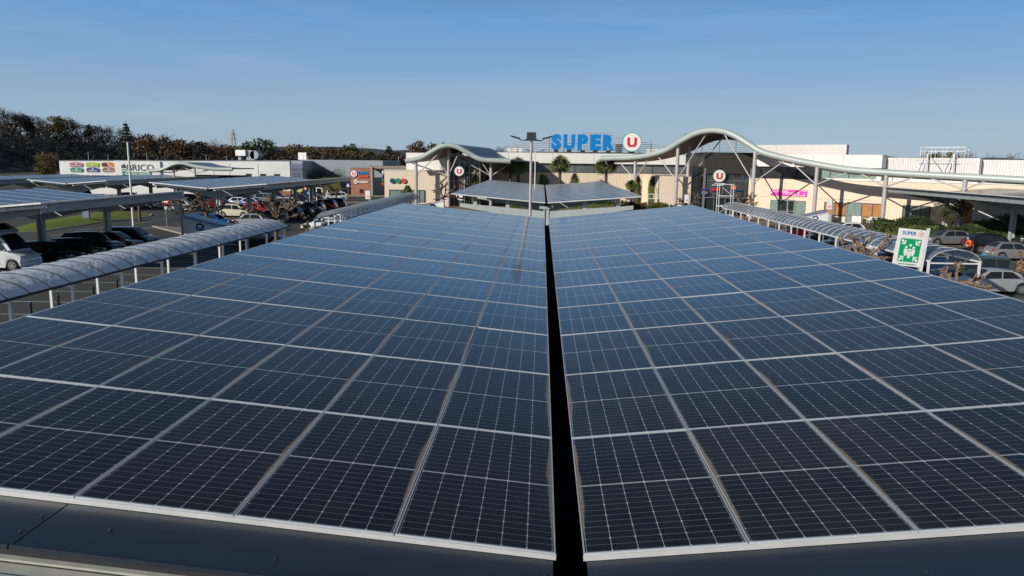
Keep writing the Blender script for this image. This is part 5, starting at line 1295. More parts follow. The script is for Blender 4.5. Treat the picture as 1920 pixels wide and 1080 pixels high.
# ================================================================== ROAD SIGNS
def road_sign(x, y, h, kind, label):
    t = thing('road_sign', label, 'road sign', (x, y, 0))
    b = MB(); b.tube([(0, 0, 0), (0, 0, h)], .035, 8); b.build('pole', M['grey_steel'], t, world=False)
    if kind == 'round_red':
        b = MB(); b.disc((0, h - .1), .42, -.06, -.036, 24); b.build('face', M['red_sign'], t, world=False)
        b = MB(); b.box(-.28, .28, -.07, -.062, h - .17, h - .03); b.build('bar', M['white_sign'], t, world=False)
    elif kind == 'round_blue':
        b = MB(); b.disc((0, h - .1), .4, -.06, -.036, 24); b.build('face', M['royal'], t, world=False)
        b = MB(); b.box(-.25, .08, -.07, -.062, h - .15, h - .05); b.prism([(.06, h - .28), (.28, h - .1), (.06, h + .08)], -.07, -.062); b.build('arrow', M['white_sign'], t, world=False)
    elif kind == 'yield':
        b = MB(); b.prism([(-.5, h + .3), (.5, h + .3), (0, h - .55)], -.055, -.036); b.build('face', M['red_sign'], t, world=False)
        b = MB(); b.prism([(-.33, h + .2), (.33, h + .2), (0, h - .36)], -.066, -.057); b.build('centre', M['white_sign'], t, world=False)
    else:
        b = MB(); b.box(-.4, .4, -.06, -.036, h - .5, h + .3); b.build('face', M['royal'], t, world=False)
        b = MB(); b.prism([(-.3, h - .4), (.3, h - .4), (0, h + .18)], -.07, -.062); b.build('centre', M['white_sign'], t, world=False)
    return t
road_sign(-39.3, 77.4, 2.75, 'round_red', 'red no entry sign at the tip of the planted island')
p = D(555, 366, 126); road_sign(p.x, 126, D(555, 352, 126).z, 'square', 'blue square crossing sign right of the far canopy post')
p = D(573, 366, 128); road_sign(p.x, 128, D(573, 352, 128).z, 'yield', 'red and white give way sign by the far plane tree')
p = D(579.5, 366, 124); road_sign(p.x, 124, D(579.5, 362, 124).z + .1, 'round_blue', 'round blue arrow sign below the give way sign')
p = D(653, 365, 150); road_sign(p.x, 150, D(653, 346, 150).z, 'square', 'blue square sign left of the terracotta wall')
b = MB(); b.box(-.5, .5, -.04, .04, 1.1, 1.9); b.box(-.04, .04, -.03, .03, 0, 1.099); o = b.build('notice_board', mat('yellow_green_board', (.55, .62, .10), .6)); o.location = (D(562, 366, 127).x, 127, .55); tag(o, 'small yellow green board between the crossing and the give way signs', 'sign')
p = D(162, 415, 72); b = MB(); b.box(-.35, .35, -.12, .12, .5, 2.6); b.box(-.06, .06, -.06, .06, 0, .499); o = b.build('info_post', M['sail']); o.location = (G(163, 417).x, G(163, 417).y, 0); tag(o, 'grey blue information totem at the edge of the lawn island', 'totem')
# goods height barrier near far sign
b = MB(); 
for x in (0, 1.1, 2.0): b.box(x - .07, x + .07, -.07, .07, 0, 3.0 - x * .2)
b.bar((-.1, 0, 3.0), (2.1, 0, 2.6), .14)
o = b.build('height_barrier', M['white_metal']); o.location = (D(581, 375, 119).x, 119, 0); tag(o, 'pale steel portal beside the blue arrow sign', 'barrier')

# assembly point sign
A0 = Vector((18.3, 40.0, 0)); t = thing('assembly_sign', 'tilted white and green assembly point sign above the right walkway', 'sign', (19.46, 40.0, 0)); t.rotation_euler = (0, R(5.0), 0)
b = MB(); b.box(-.02, .11, -.05, .05, 0, 4.15); b.build('pole', M['white_metal'], t, world=False)
b = MB(); b.box(-1.45, -.03, -.05, .03, 2.08, 4.02); b.box(-1.47, -1.452, -.055, .035, 2.05, 3.3); b.build('board', M['white_sign'], t, world=False)
b = MB(); b.text('SUPER', .26, -.92, 3.79, -.065, .004, .004, sx=1.0); b.build('lettering', M['blue_sign'], t, world=False)
b = MB(); b.disc((-.30, 3.80), .145, -.06, -.052, 24); b.build('emblem', M['red_sign'], t, world=False)
b = MB(); b.disc((-.30, 3.80), .125, -.066, -.061, 24); b.build('emblem_face', M['white_sign'], t, world=False)
b = MB(); b.text('U', .17, -.30, 3.80, -.075, .004, .005); b.build('emblem_letter', M['red_sign'], t, world=False)
b = MB(); b.box(-1.29, -.21, -.06, -.052, 2.30, 3.52); gp_ = b.build('green_field', M['green_safe'], t, world=False)
b = MB()
for (ax, az, dx_, dz_) in ((-1.12, 3.33, 1, -1), (-.38, 3.33, -1, -1), (-1.12, 2.47, 1, 1), (-.38, 2.47, -1, 1)):
    d = Vector((dx_, 0, dz_)).normalized() ; n_ = Vector((-d.z, 0, d.x)); c = Vector((ax, 0, az))
    def q_(a_, b_): v = c + d * a_ + n_ * b_; return (v.x, v.z)
    p1 = [q_(-.16, -.05), q_(.02, -.05), q_(.02, .05), q_(-.16, .05)]; p2 = [q_(-.02, -.155), q_(.03, -.155), q_(.16, 0), q_(.03, .155), q_(-.02, .155), q_(.06, 0)]
    for pp in (p1, [p2[0], p2[1], p2[2], p2[5]], [p2[5], p2[2], p2[3], p2[4]]):
        ar_ = sum(pp[i][0] * pp[(i + 1) % len(pp)][1] - pp[(i + 1) % len(pp)][0] * pp[i][1] for i in range(len(pp)))
        b.prism(pp if ar_ > 0 else pp[::-1], -.072, -.0615)
b.build('arrow', M['white_sign'], gp_, world=False)
b = MB()
for k, (px_, pz2, s_) in enumerate(((-.94, 2.94, 1), (-.56, 2.94, 1), (-.75, 3.06, 1), (-.75, 2.82, 1))):
    yf = -.072 - .006 * k; b.disc((px_, pz2 + .12), .068, yf, yf + .005, 14)
    if k != 2: b.prism([(px_ - .095, pz2 - .2), (px_ - .06, pz2 - .2), (px_ - .06, pz2 - .32), (px_ + .06, pz2 - .32), (px_ + .06, pz2 - .2), (px_ + .095, pz2 - .2), (px_ + .09, pz2 + .03), (px_ - .09, pz2 + .03)], yf, yf + .005)
b.build('people_mark', M['white_sign'], gp_, world=False)
b = MB(); b.text("POINT DE RASSEMBLEMENT", .085, -.75, 2.18, -.06, .003, .002, sx=.9); b.build('caption', M['green_rim'], t, world=False)

# scaffold at the entrance
t = thing('scaffold_tower', 'white scaffold tower standing before the dark right entrance', 'scaffold', (D(1357, 370, 96).x, 96, 0))
x0, x1 = D(1349.5, 350, 96).x, D(1376, 350, 96).x; b = MB(); zt = D(1360, 346, 96).z
for x in (x0, x1):
    for y in (96, 97.2): b.tube([(x, y, 0), (x, y, zt)], .045, 6)
for z in (zt, 3.3, 2.0, .9):
    b.bar((x0, 96, z), (x1, 96, z), .05); b.bar((x0, 97.2, z), (x1, 97.2, z), .05); b.bar((x0, 96, z), (x0, 97.2, z), .05); b.bar((x1, 96, z), (x1, 97.2, z), .05)
b.build('frame', M['white_metal'], t)
b = MB(); b.bar((x0, 95.95, 1.1), (x1, 95.95, 2.6), .05); b.bar((x1, 95.95, 3.2), (x0 + .3, 95.95, zt - .3), .05); b.build('diagonal', M['white_metal'], t)
b = MB(); b.box(x0, x1, 96.05, 97.15, 2.05, 2.12); b.build('platform', M['white_metal'], t)
# small white railing left of the right entrance
t = thing('guard_rail', 'white railing frame above the black people carrier', 'railing', (13, 84, 0)); b = MB()
xa, xb = D(1215, 370, 84).x, D(1256, 370, 84).x; za, zb2 = D(1230, 364, 84).z, D(1230, 372.5, 84).z
b.bar((xa, 84, za), (xb, 84, za), .07); b.bar((xa, 84, zb2), (xb, 84, zb2), .07)
for k in range(5): x = xa + (xb - xa) * k / 4; b.bar((x, 84, 0 if k in (0, 4) else zb2), (x, 84, za), .06)
b.build('rail', M['white_metal'], t)

# ================================================================== MAN IN ORANGE
def person(x, y, rz, label):
    t = thing('person', label, 'person', (x, y, 0), rz)
    vs = [(0, 0, .92), (.06, 0, 1.12), (.22, 0, 1.30), (.34, 0, 1.40), (.40, 0, 1.47), (.47, 0, 1.55), (.50, 0, 1.64),
          (.0, .11, .86), (.06, .12, .48), (0, .13, .07), (.14, .13, .04), (.0, -.11, .86), (-.06, -.13, .48), (-.12, -.14, .07), (.02, -.14, .04),
          (.34, .19, 1.36), (.42, .27, 1.10), (.62, .20, .98), (.34, -.19, 1.36), (.36, -.26, 1.08), (.56, -.16, .93)]
    ed = [(0, 1), (1, 2), (2, 3), (3, 4), (4, 5), (5, 6), (0, 7), (7, 8), (8, 9), (9, 10), (0, 11), (11, 12), (12, 13), (13, 14), (3, 15), (15, 16), (16, 17), (3, 18), (18, 19), (19, 20)]
    rad = [.15, .14, .15, .14, .06, .085, .075, .10, .07, .05, .045, .10, .07, .05, .045, .07, .05, .035, .07, .05, .035]
    me = bpy.data.meshes.new('body'); me.from_pydata(vs, ed, []); o = bpy.data.objects.new('body', me); COL.objects.link(o); o.parent = t
    sk = o.modifiers.new('skin', 'SKIN'); lay = me.skin_vertices[0] if me.skin_vertices else None
    if lay is None:
        import bmesh
        bm = bmesh.new(); bm.from_mesh(me); bm.verts.layers.skin.verify(); bm.to_mesh(me); bm.free(); lay = me.skin_vertices[0]
    for i, r_ in enumerate(rad): lay.data[i].radius = (r_, r_); 
    lay.data[0].use_root = True
    su = o.modifiers.new('sub', 'SUBSURF'); su.levels = su.render_levels = 2
    m = mat('clothed_figure', (.05, .03, .035), .85); bs_ = m.node_tree.nodes['Principled BSDF']
    tc = nd(m, 'ShaderNodeTexCoord'); sp = nd(m, 'ShaderNodeSeparateXYZ'); m.node_tree.links.new(tc.outputs['Object'], sp.inputs[0])
    zc_ = sp.outputs[2]; c = mix_(m, math_(m, 'GREATER_THAN', zc_, 1.0), (.05, .028, .034), (.78, .13, .02)); c = mix_(m, math_(m, 'GREATER_THAN', zc_, 1.46), c, (.48, .29, .21))
    c = mix_(m, math_(m, 'LESS_THAN', zc_, .09), c, (.02, .02, .02)); m.node_tree.links.new(c, bs_.inputs['Base Color']); me.materials.append(m)
    b = MB(); b.ball((.485, 0, 1.645), (.088, .085, .075), 10, 7); b.build('hair', M['hair'], t, 70, world=False)
    b = MB(); b.ball((.575, 0, 1.60), (.014, .016, .02), 6, 4); b.ball((.485, .085, 1.59), (.02, .012, .03), 6, 4); b.ball((.485, -.085, 1.59), (.02, .012, .03), 6, 4)
    b.build('face_detail', M['skin'], t, 70, world=False)
    for s_, hy, hx, hz_ in ((1, .19, .66, .955), (-1, -.15, .60, .905)):
        b = MB(); b.ball((hx, hy, hz_), (.045, .035, .022), 8, 5)
        for k in range(4): b.tube([(hx + .03, hy - .024 + .016 * k, hz_), (hx + .07 + .006 * (k % 2), hy - .026 + .017 * k, hz_ - .02), (hx + .085, hy - .026 + .017 * k, hz_ - .05)], [.010, .009, .007], 5)
        b.tube([(hx, hy - s_ * .03, hz_), (hx + .045, hy - s_ * .055, hz_ - .02)], [.012, .009], 5); b.build('hand', M['skin'], t, 70, world=False)
    return t
pp = G(1820, 484); person(pp.x, pp.y, R(195), 'grey haired man in orange jacket bending forward behind the black car')
b = MB(); 
for k in range(7): pass
b.grid([[(.26 * math.cos(a) * s_, .18 * math.sin(a) * s_, z) for a in [2 * PI * i / 14 for i in range(15)]] for z, s_ in ((0, .8), (.12, 1.1), (.32, 1.15), (.45, .85), (.52, .35))]); b.face([(.26 * math.cos(a) * .8, .18 * math.sin(a) * .8, 0) for a in [-2 * PI * i / 14 for i in range(14)]])
o = b.build('shopping_bag', M['bag_blue'], None, 60); o.location = (pp.x + .35, pp.y - 1.2, 0); o.rotation_euler = (0, 0, .3); tag(o, 'bulging light blue shopping bag on the ground by the man in orange', 'bag')
# ================================================================== TREES AND PLANTS
def branchy(b, rng, p, d, L, r, depth, up_=.25, spread=.7, n=3):
    q = p + d * L
    b.tube([p, (p + q) / 2 + Vector((rng.uniform(-1, 1), rng.uniform(-1, 1), 0)) * L * .06, q], [r, r * .8, r * .6], 5 if depth > 1 else 3, cap=False)
    if depth == 0: return [q]
    out = []
    for k in range(n):
        a = Vector((rng.gauss(0, 1), rng.gauss(0, 1), rng.gauss(0, .6))).normalized(); nd_ = (d + a * spread + Vector((0, 0, up_))).normalized()
        out += branchy(b, rng, p.lerp(q, rng.uniform(.65, 1)), nd_, L * rng.uniform(.6, .8), r * .55, depth - 1, up_, spread, n)
    return out
def cloud(b, rng, lumps, n, size):
    for k in range(n):
        c, r = lumps[rng.randrange(len(lumps))]
        d = Vector((rng.gauss(0, 1), rng.gauss(0, 1), rng.gauss(0, 1))).normalized() * (rng.random() ** .35)
        b.leaf((c[0] + d.x * r, c[1] + d.y * r, c[2] + d.z * r * .8), size * rng.uniform(.6, 1.3), rng)
def tree_meshes(seed, kind, h=10):
    """crown and trunk for a tree about h high"""
    rng = random.Random(seed); t = MB(); c = MB()
    if kind == 'conifer':
        t.tube([(0, 0, 0), (0, 0, h)], [.25, .03], 7)
        for k in range(16):
            z = h * (.12 + .86 * k / 16); L = (h - z) * .36 + .3
            for j in range(7):
                a = rng.uniform(0, 2 * PI); tip = Vector((math.cos(a) * L, math.sin(a) * L, z - L * .12))
                for m_ in range(16): p = Vector((0, 0, z)).lerp(tip, rng.uniform(.15, 1)); c.leaf(p + Vector((rng.gauss(0, .12), rng.gauss(0, .12), rng.gauss(0, .1))), .20 * h / 10, rng)
    elif kind == 'bare':
        tips = branchy(t, rng, Vector((0, 0, 0)), Vector((0, 0, 1)), h * .28, h * .022, 2, .35, .55, 4)
        for p in tips:
            for k in range(4):
                d = Vector((rng.gauss(0, .5), rng.gauss(0, .5), rng.uniform(.3, 1))).normalized(); q = p + d * h * rng.uniform(.10, .2)
                c.bar(p, q, .028 * h / 10)
                for m_ in range(5):
                    d2 = (d + Vector((rng.gauss(0, .6), rng.gauss(0, .6), rng.gauss(0, .5)))).normalized(); s_ = p.lerp(q, rng.uniform(.2, 1)); c.bar(s_, s_ + d2 * h * .075, .016 * h / 10)
        for k in range(500): p = rng.choice(tips) + Vector((rng.gauss(0, 1), rng.gauss(0, 1), rng.gauss(.6, .8))) * h * .07; c.leaf(p, .055 * h / 10, rng)
    else:
        tips = branchy(t, rng, Vector((0, 0, 0)), Vector((0, 0, 1)), h * .3, h * .025, 2, .25, .7, 4)
        lumps = [((p.x, p.y, p.z), h * rng.uniform(.09, .16)) for p in tips] + [((rng.gauss(0, h * .13), rng.gauss(0, h * .13), h * rng.uniform(.55, .85)), h * .15) for _ in range(8)]
        cloud(c, rng, lumps, 2600 if kind == 'full' else 1500, .028 * h)
    return t, c
TREES = {}
def tree(u, v, y, kind, leaf, label, seed=0, wide=1.0, z0=0, name='tree', group='trees beyond the stores', x=None, h=None):
    """tree whose top shows at v"""
    p = D(u, v, y); hh = (p.z - z0) if h is None else h; xx = p.x if x is None else x
    key = (kind, leaf, seed)
    if key not in TREES:
        t, c = tree_meshes(seed * 7 + len(kind), kind)
        zs = max(q[2] for q in c.v); TREES[key] = (t, c, zs)
        first = True
    tm, cm, zs = TREES[key]
    root = thing(name, label, 'tree', (xx, y, z0), random.Random(u).uniform(0, 6), group)
    s_ = hh / zs; root.scale = (s_ * wide, s_ * wide, s_)
    if not isinstance(tm, bpy.types.Object):
        to = tm.build('trunk', M['bark'], root, world=False); co = cm.build('crown', LF[leaf], root, world=False); TREES[key] = (to, co, zs)
    else:
        to = tm.copy(); COL.objects.link(to); to.parent = root; co = cm.copy(); COL.objects.link(co); co.parent = root
    return root
# hillside wood: one mass, its crowns standing on the slope
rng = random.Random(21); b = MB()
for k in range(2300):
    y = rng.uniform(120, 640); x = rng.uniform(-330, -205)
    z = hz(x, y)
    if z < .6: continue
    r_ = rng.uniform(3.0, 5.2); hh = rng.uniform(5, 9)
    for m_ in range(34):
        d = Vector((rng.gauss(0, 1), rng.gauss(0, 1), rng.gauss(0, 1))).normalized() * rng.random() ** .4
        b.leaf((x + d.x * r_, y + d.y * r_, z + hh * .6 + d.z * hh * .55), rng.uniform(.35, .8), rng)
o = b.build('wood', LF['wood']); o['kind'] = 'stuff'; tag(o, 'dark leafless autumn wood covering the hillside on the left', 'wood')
ridge_trees = [(8, 199, 345, 'twig'), (20, 204, 352, 'twig'), (35, 211, 360, 'twig'), (48, 214, 365, 'wood'), (60, 217, 368, 'twig'), (82, 217, 372, 'twig'), (108, 216, 372, 'ochre'), (128, 221, 380, 'twig'), (146, 226, 386, 'twig'), (165, 232, 396, 'wood'), (185, 235, 405, 'twig'), (205, 234, 415, 'twig'), (222, 238, 425, 'twig'), (250, 252, 445, 'twig')]
lab = {'twig': 'leafless tree on the hill skyline', 'wood': 'dark brown tree on the hill skyline', 'ochre': 'olive tinged round tree on the hill skyline'}
pos = ['farthest left', 'second from the left', 'third from the left', 'at the first dip', 'in the dip of the skyline', 'left of the round olive one', 'above the pink panel', 'right of the round olive one', 'above the green panel', 'above the blue panel', 'above the orange panel', 'left of the pointed conifer', 'beside the pointed conifer', 'at the right end of the slope']
for i, (u, v, y, lf) in enumerate(ridge_trees):
    y = min(560, 270 / max(.47, -(D(u, v, 1).x - CAM.x))); x = D(u, v, y).x; z0 = max(0, hz(x, y) - 1)
    tree(u, v, y, 'bare' if lf == 'twig' else 'full', lf, lab[lf] + ', ' + pos[i], i % 3, 1.15, z0, group='trees on the hill skyline')
x = D(236, 250, 300).x; tree(236, 230, 300, 'conifer', 'dark', 'pointed dark conifer at the right end of the hill', 1, .8, 0, group='trees beyond the stores')
LIST = [  # u, v top, y, kind, leaf, wide, label
 (84, 284, 150, 'full', 'ochre', .8, 'tawny yellow green bush like tree left of the white store'),
 (283, 249, 225, 'full', 'brown', 1.1, 'rusty brown tree right of the hill end'), (303, 247, 232, 'bare', 'twig', 1.0, 'bare crowned tree behind the rusty one'),
 (322, 262, 215, 'full', 'brown', 1.2, 'dark rusty tree left of the bare grey gap'), (345, 259, 220, 'full', 'brown', 1.1, 'reddish tree above the wavy porch'),
 (370, 264, 215, 'full', 'wood', 1.1, 'dark brown tree right of the wavy porch crest'), (399, 259, 260, 'bare', 'twig', .9, 'pale leafless tree between brown crowns'),
 (412, 268, 225, 'full', 'brown', .9, 'brown tree left of the pylon'), (384, 272, 205, 'full', 'wood', 1.2, 'low dark tree below the pale leafless one'),
 (452, 271, 225, 'full', 'ochre', .8, 'olive brown tree right of the pylon foot'), (484, 257, 205, 'full', 'green', 1.15, 'dense round green tree above the roof hood'),
 (432, 277, 210, 'full', 'brown', 1.3, 'low brown tree behind the roof hood'), (512, 275, 260, 'full', 'wood', 1.2, 'bluish brown tree right of the round green one'),
 (566, 268, 225, 'full', 'ochre', 1.1, 'yellow green tree above the shaded wall'), (540, 280, 230, 'full', 'wood', 1.3, 'low dark tree left of the yellow green one'),
 (590, 280, 235, 'full', 'brown', 1.0, 'low brown tree right of the yellow green one'), (628, 273, 240, 'full', 'brown', 1.2, 'russet tree left of the dark pine'),
 (661, 268, 245, 'full', 'green', .7, 'dark green pine like tree among russet crowns'), (676, 272, 250, 'bare', 'twig', 1.0, 'leafless tree right of the dark green one'),
 (660, 282, 225, 'full', 'ochre', 1.5, 'broad tawny bush in front of the russet trees'), (694, 281, 235, 'full', 'ochre', 1.3, 'tawny crown above the terracotta wall'),
 (729, 273, 250, 'conifer', 'dark', 1.2, 'layered dark cedar left of the left wavy roof'), (712, 286, 250, 'full', 'brown', 1.0, 'small brown tree left of the cedar'),
 (750, 294, 215, 'full', 'brown', 1.4, 'orange brown bush above the flat drive canopy'), (745, 283, 300, 'full', 'wood', 1.0, 'distant brown tree right of the cedar'), (791, 262, 210, 'full', 'brown', 1.0, 'brown tree behind the left wavy roof'),
 (806, 269, 215, 'bare', 'twig', 1.0, 'leafless tree touching the left wavy roof'), (831, 266, 200, 'conifer', 'dark', .7, 'dark tip of a conifer over the left arch crest'),
 (935, 271, 260, 'bare', 'twig', 1.2, 'leafless crown over the roof left of the middle lamp'), (1215, 282, 230, 'bare', 'twig', 1.3, 'leafless crown behind the round roof sign'),
 (1755, 284, 190, 'full', 'ochre', 1.1, 'golden crown behind the white roof railing'), (1790, 284, 200, 'bare', 'twig', 1.3, 'brown leafless crown left of the right roof step'), (1820, 281, 195, 'bare', 'twig', 1.3, 'dense leafless crown above the ribbed siding'),
 (1872, 286, 215, 'bare', 'twig', 1.0, 'thin leafless crown at the far right'), (1893, 285, 220, 'bare', 'twig', 1.0, 'thin leafless crown nearest the right picture edge')]
for i, (u, v, y, k, lf, wd, lb) in enumerate(LIST): tree(u, v, y, k, lf, lb, i % 2 if k != 'full' else i % 3, wd)
# low belt of undergrowth that reads as one mass
b = MB(); rng = random.Random(33)
for k in range(15000):
    u = rng.uniform(250, 780); y = rng.uniform(200, 235); v = 300 - abs(rng.gauss(0, 1)) * (7 if u < 560 else 5) + rng.uniform(0, 14); p = D(u, v, y)
    if p.z > 0: b.leaf(p, rng.uniform(.3, .7), rng)
o = b.build('undergrowth', LF['wood']); o['kind'] = 'stuff'; tag(o, 'dark brown undergrowth along the foot of the trees behind the white store', 'undergrowth')
# two small houses far off
for k, (u, v, y, lb) in enumerate(((606, 285, 330, 'white gabled house half hidden between the russet trees'), (716, 296, 290, 'white gabled house left of the cedar, below its crown'))):
    p = D(u, v, y); t = thing('house', lb, 'house', (p.x, y, 0), R(20 - 30 * k), 'small distant houses'); h = p.z
    b = MB(); b.box(-4.5, 4.5, -3, 3, 0, h - 2.2); b.prism([(-4.5, h - 2.2), (4.5, h - 2.2), (0, h)], -3, 3); b.build('wall', M['white_wall'], t, world=False)
    b = MB(); b.bar((-2.4, 0, h - 1.0), (2.4, 0, h - 1.0), .1); 
    for s_ in (-1, 1): b.face(((s_ * 5, -3.3, h - 2.35), (0, -3.3, h + .08), (0, 3.3, h + .08), (s_ * 5, 3.3, h - 2.35)))
    b.build('roof', M['brick'], t, world=False)

# pollarded planes: knuckled limbs, no leaves
def plane_tree(x, y, h, label, seed, r=1.9, m='plane_bark2', arms=7, thick=1.0, tilt=.32):
    rng = random.Random(seed); t = thing('plane_tree', label, 'tree', (x, y, 0), 0, 'pollarded plane trees in the car park')
    b = MB(); b.tube([(0, 0, 0), (.03, 0, h * .35), (0, .02, h * .62)], [.19 * thick, .15 * thick, .17 * thick], 9); b.build('trunk', M[m], t, 60, world=False)
    b = MB()
    for k in range(arms):
        a = 2 * PI * (k + rng.uniform(-.3, .3)) / arms; p = Vector((0, 0, h * .58)); d = Vector((math.cos(a), math.sin(a), rng.uniform(.0, .6) + tilt)).normalized(); L = r * rng.uniform(.8, 1.15)
        pts = [p]; rs = [.105 * thick]
        for j in range(7):
            d = (d + Vector((rng.gauss(0, .28), rng.gauss(0, .28), rng.gauss(-.03, .22)))).normalized(); pts.append(pts[-1] + d * L / 7); rs.append((.095 - .007 * j) * thick * rng.uniform(.85, 1.3))
        b.tube(pts, rs, 7)
        for q in (pts[4], pts[6], pts[-1]):
            b.ball(q, .105 * thick * rng.uniform(.8, 1.3), 7, 5)
            for m_ in range(4):
                dd = Vector((rng.gauss(0, 1), rng.gauss(0, 1), rng.gauss(.4, .7))).normalized(); e = q + dd * rng.uniform(.12, .34) * thick; b.tube([q, e], [.055 * thick, .028 * thick], 5); b.ball(e, .05 * thick, 5, 4)
        q = pts[4]; dd = (d + Vector((rng.gauss(0, .8), rng.gauss(0, .8), .3))).normalized(); p2 = [q]; 
        for j in range(3): dd = (dd + Vector((rng.gauss(0, .3), rng.gauss(0, .3), rng.gauss(0, .2)))).normalized(); p2.append(p2[-1] + dd * L * .16)
        b.tube(p2, [.07 * thick, .06 * thick, .055 * thick, .06 * thick], 6); b.ball(p2[-1], .09 * thick, 6, 5)
    b.build('limb', M[m], t, 60, world=False)
    return t
plane_tree(-37.4, 77.0, 3.4, 'pollarded plane tree behind the red no entry sign', 1, 2.3)
plane_tree(-32.4, 71.5, 3.4, 'pollarded plane tree between the blue car and the canopy post', 2, 2.3)
plane_tree(-46.0, 84.5, 3.6, 'pollarded plane tree at the right tip of the lawn island', 12, 1.9)
plane_tree(-20.6, 57.2, 4.6, 'large pollarded plane tree between the two left walkway roofs', 3, 2.4, arms=10, tilt=.6)
plane_tree(-14.9, 48.5, 3.1, 'low pollarded plane tree just beyond the left edge of the big canopy', 4, 1.5)
plane_tree(-33.3, 121, 3.6, 'pollarded plane tree behind the give way sign', 5, 2.0)
plane_tree(-13.6, 103, 3.9, 'dark pollarded plane tree before the white wall left of the left entrance', 6, 2.6)
plane_tree(19.0, 45.2, 3.15, 'brown knuckled plane tree in front of the right walkway, left of the assembly sign', 7, 2.1, 'plane_bark', 9, .85, .1)
plane_tree(20.9, 38.6, 2.5, 'brown knuckled plane tree below the assembly point sign', 8, 1.25, 'plane_bark', 8, .85, .1)
plane_tree(27.4, 42.6, 3.0, 'brown knuckled plane crown cut at the right edge by the silver saloon', 9, 1.2, 'plane_bark', 9, 1.1, .2)
plane_tree(25.6, 98.0, 3.4, 'knuckled plane tree left of the florist window', 10, 2.2, 'plane_bark')
plane_tree(18.0, 95.5, 3.4, 'knuckled plane tree left of the dark entrance behind the white mast', 11, 2.0)

# palms
def palm(u, v, y, label, seed, sc=1.0):
    p = D(u, v, y); rng = random.Random(seed); t = thing('palm_tree', label, 'palm tree', (p.x, y, 0), 0, 'palms before the store front'); h = p.z
    b = MB(); b.tube([(0, 0, 0), (.05, 0, h * .5), (0, 0, h)], [.24, .2, .26], 9)
    for k in range(260): a = rng.uniform(0, 2 * PI); z = rng.uniform(.2, h); b.leaf((.22 * math.cos(a), .22 * math.sin(a), z), .11, rng)
    b.build('trunk', M['bark'], t, world=False)
    b = MB()
    for k in range(95):
        a = rng.uniform(0, 2 * PI); e = math.asin(rng.uniform(-.65, 1)); d = Vector((math.cos(a) * math.cos(e), math.sin(a) * math.cos(e), math.sin(e))); L = rng.uniform(.45, 1.05) * sc
        c = Vector((0, 0, h)) + d * L + Vector((0, 0, -.12 * L)); b.tube([(0, 0, h), c], .02, 4)
        side = (d.orthogonal().normalized() * math.cos(rng.uniform(0, 6))); side = (side + d.cross(side) * rng.uniform(-2, 2)).normalized(); upn = side.cross(d)
        for m_ in range(11):
            g_ = (m_ - 5) / 5 * 1.15; dd = (d * math.cos(g_) + side * math.sin(g_)).normalized(); tip = c + dd * rng.uniform(.6, .95) * sc + Vector((0, 0, -.25)); n_ = dd.cross(upn).normalized() * .05
            b.face((c - n_ * .4, c.lerp(tip, .4) - n_, tip, c.lerp(tip, .4) + n_))
    b.build('crown', LF['palm'], t, world=False)
palm(957, 312, 122, 'palm on the left of the overlapping pair, behind the canopy', 1, 1.0); palm(972, 310, 125, 'palm on the right of the overlapping pair by the left wavy roof', 2, 1.1)
palm(1050, 307, 124, 'single palm between the two lower wavy roof ends', 3, 1.15); palm(1137, 309, 118, 'palm in front of the left end of the long wavy roof', 4, 1.15); palm(1184, 345, 112, 'small palm beside the canopy column, at the foot of the wall', 6, .6)
# clipped conifers
def topiary(u, vt, vb, y, label, seed, w_=.75):
    top = D(u, vt, y); rng = random.Random(seed); t = thing('clipped_conifer', label, 'conifer', (top.x, y, 0), 0, 'clipped conifers along the cream wall')
    b = MB(); b.tube([(0, 0, 0), (0, 0, 1.0)], .09, 7); b.build('trunk', M['bark'], t, world=False)
    b = MB(); h = top.z
    for k in range(1500):
        f_ = rng.random(); z = .5 + (h - .5) * f_; rr = w_ * (1 - max(0, (f_ - .6) / .4) ** 2.4 * .75) * (.9 + .1 * min(1, f_ / .15)); a = rng.uniform(0, 2 * PI); q = rr * rng.uniform(.82, 1.03)
        b.leaf((q * math.cos(a), q * math.sin(a), z), .09, rng)
    k = 14; prof_ = [(.6, .5), (.95, .9), (.9, h * .6), (.62, h * .85), (.2, h * .97)]
    b.tube([(0, 0, z) for _, z in prof_], [r_ * w_ * .92 for r_, _ in prof_], 12)
    b.build('crown', LF['topi'], t, world=False)
topiary(892, 327, 345, 120.5, 'clipped conifer at the right edge of the left glass entrance', 1); topiary(917, 326, 342, 127, 'clipped conifer left of the palm pair', 2, .7)
topiary(1020, 324.5, 346, 125, 'clipped conifer right of the middle lamp post', 3, .95); topiary(1078, 325, 341, 125, 'clipped conifer between the single palm and the canopy edge', 4, .85)
topiary(1195, 328, 360, 121, 'tall clipped conifer right of the slim canopy column', 5, .8); topiary(1225, 329, 362, 121, 'tall clipped conifer in the middle of the sunlit cream wall', 6, .72)
topiary(764, 348, 368, 112, 'small dark conifer before the window of the low cream shop', 7, .7)
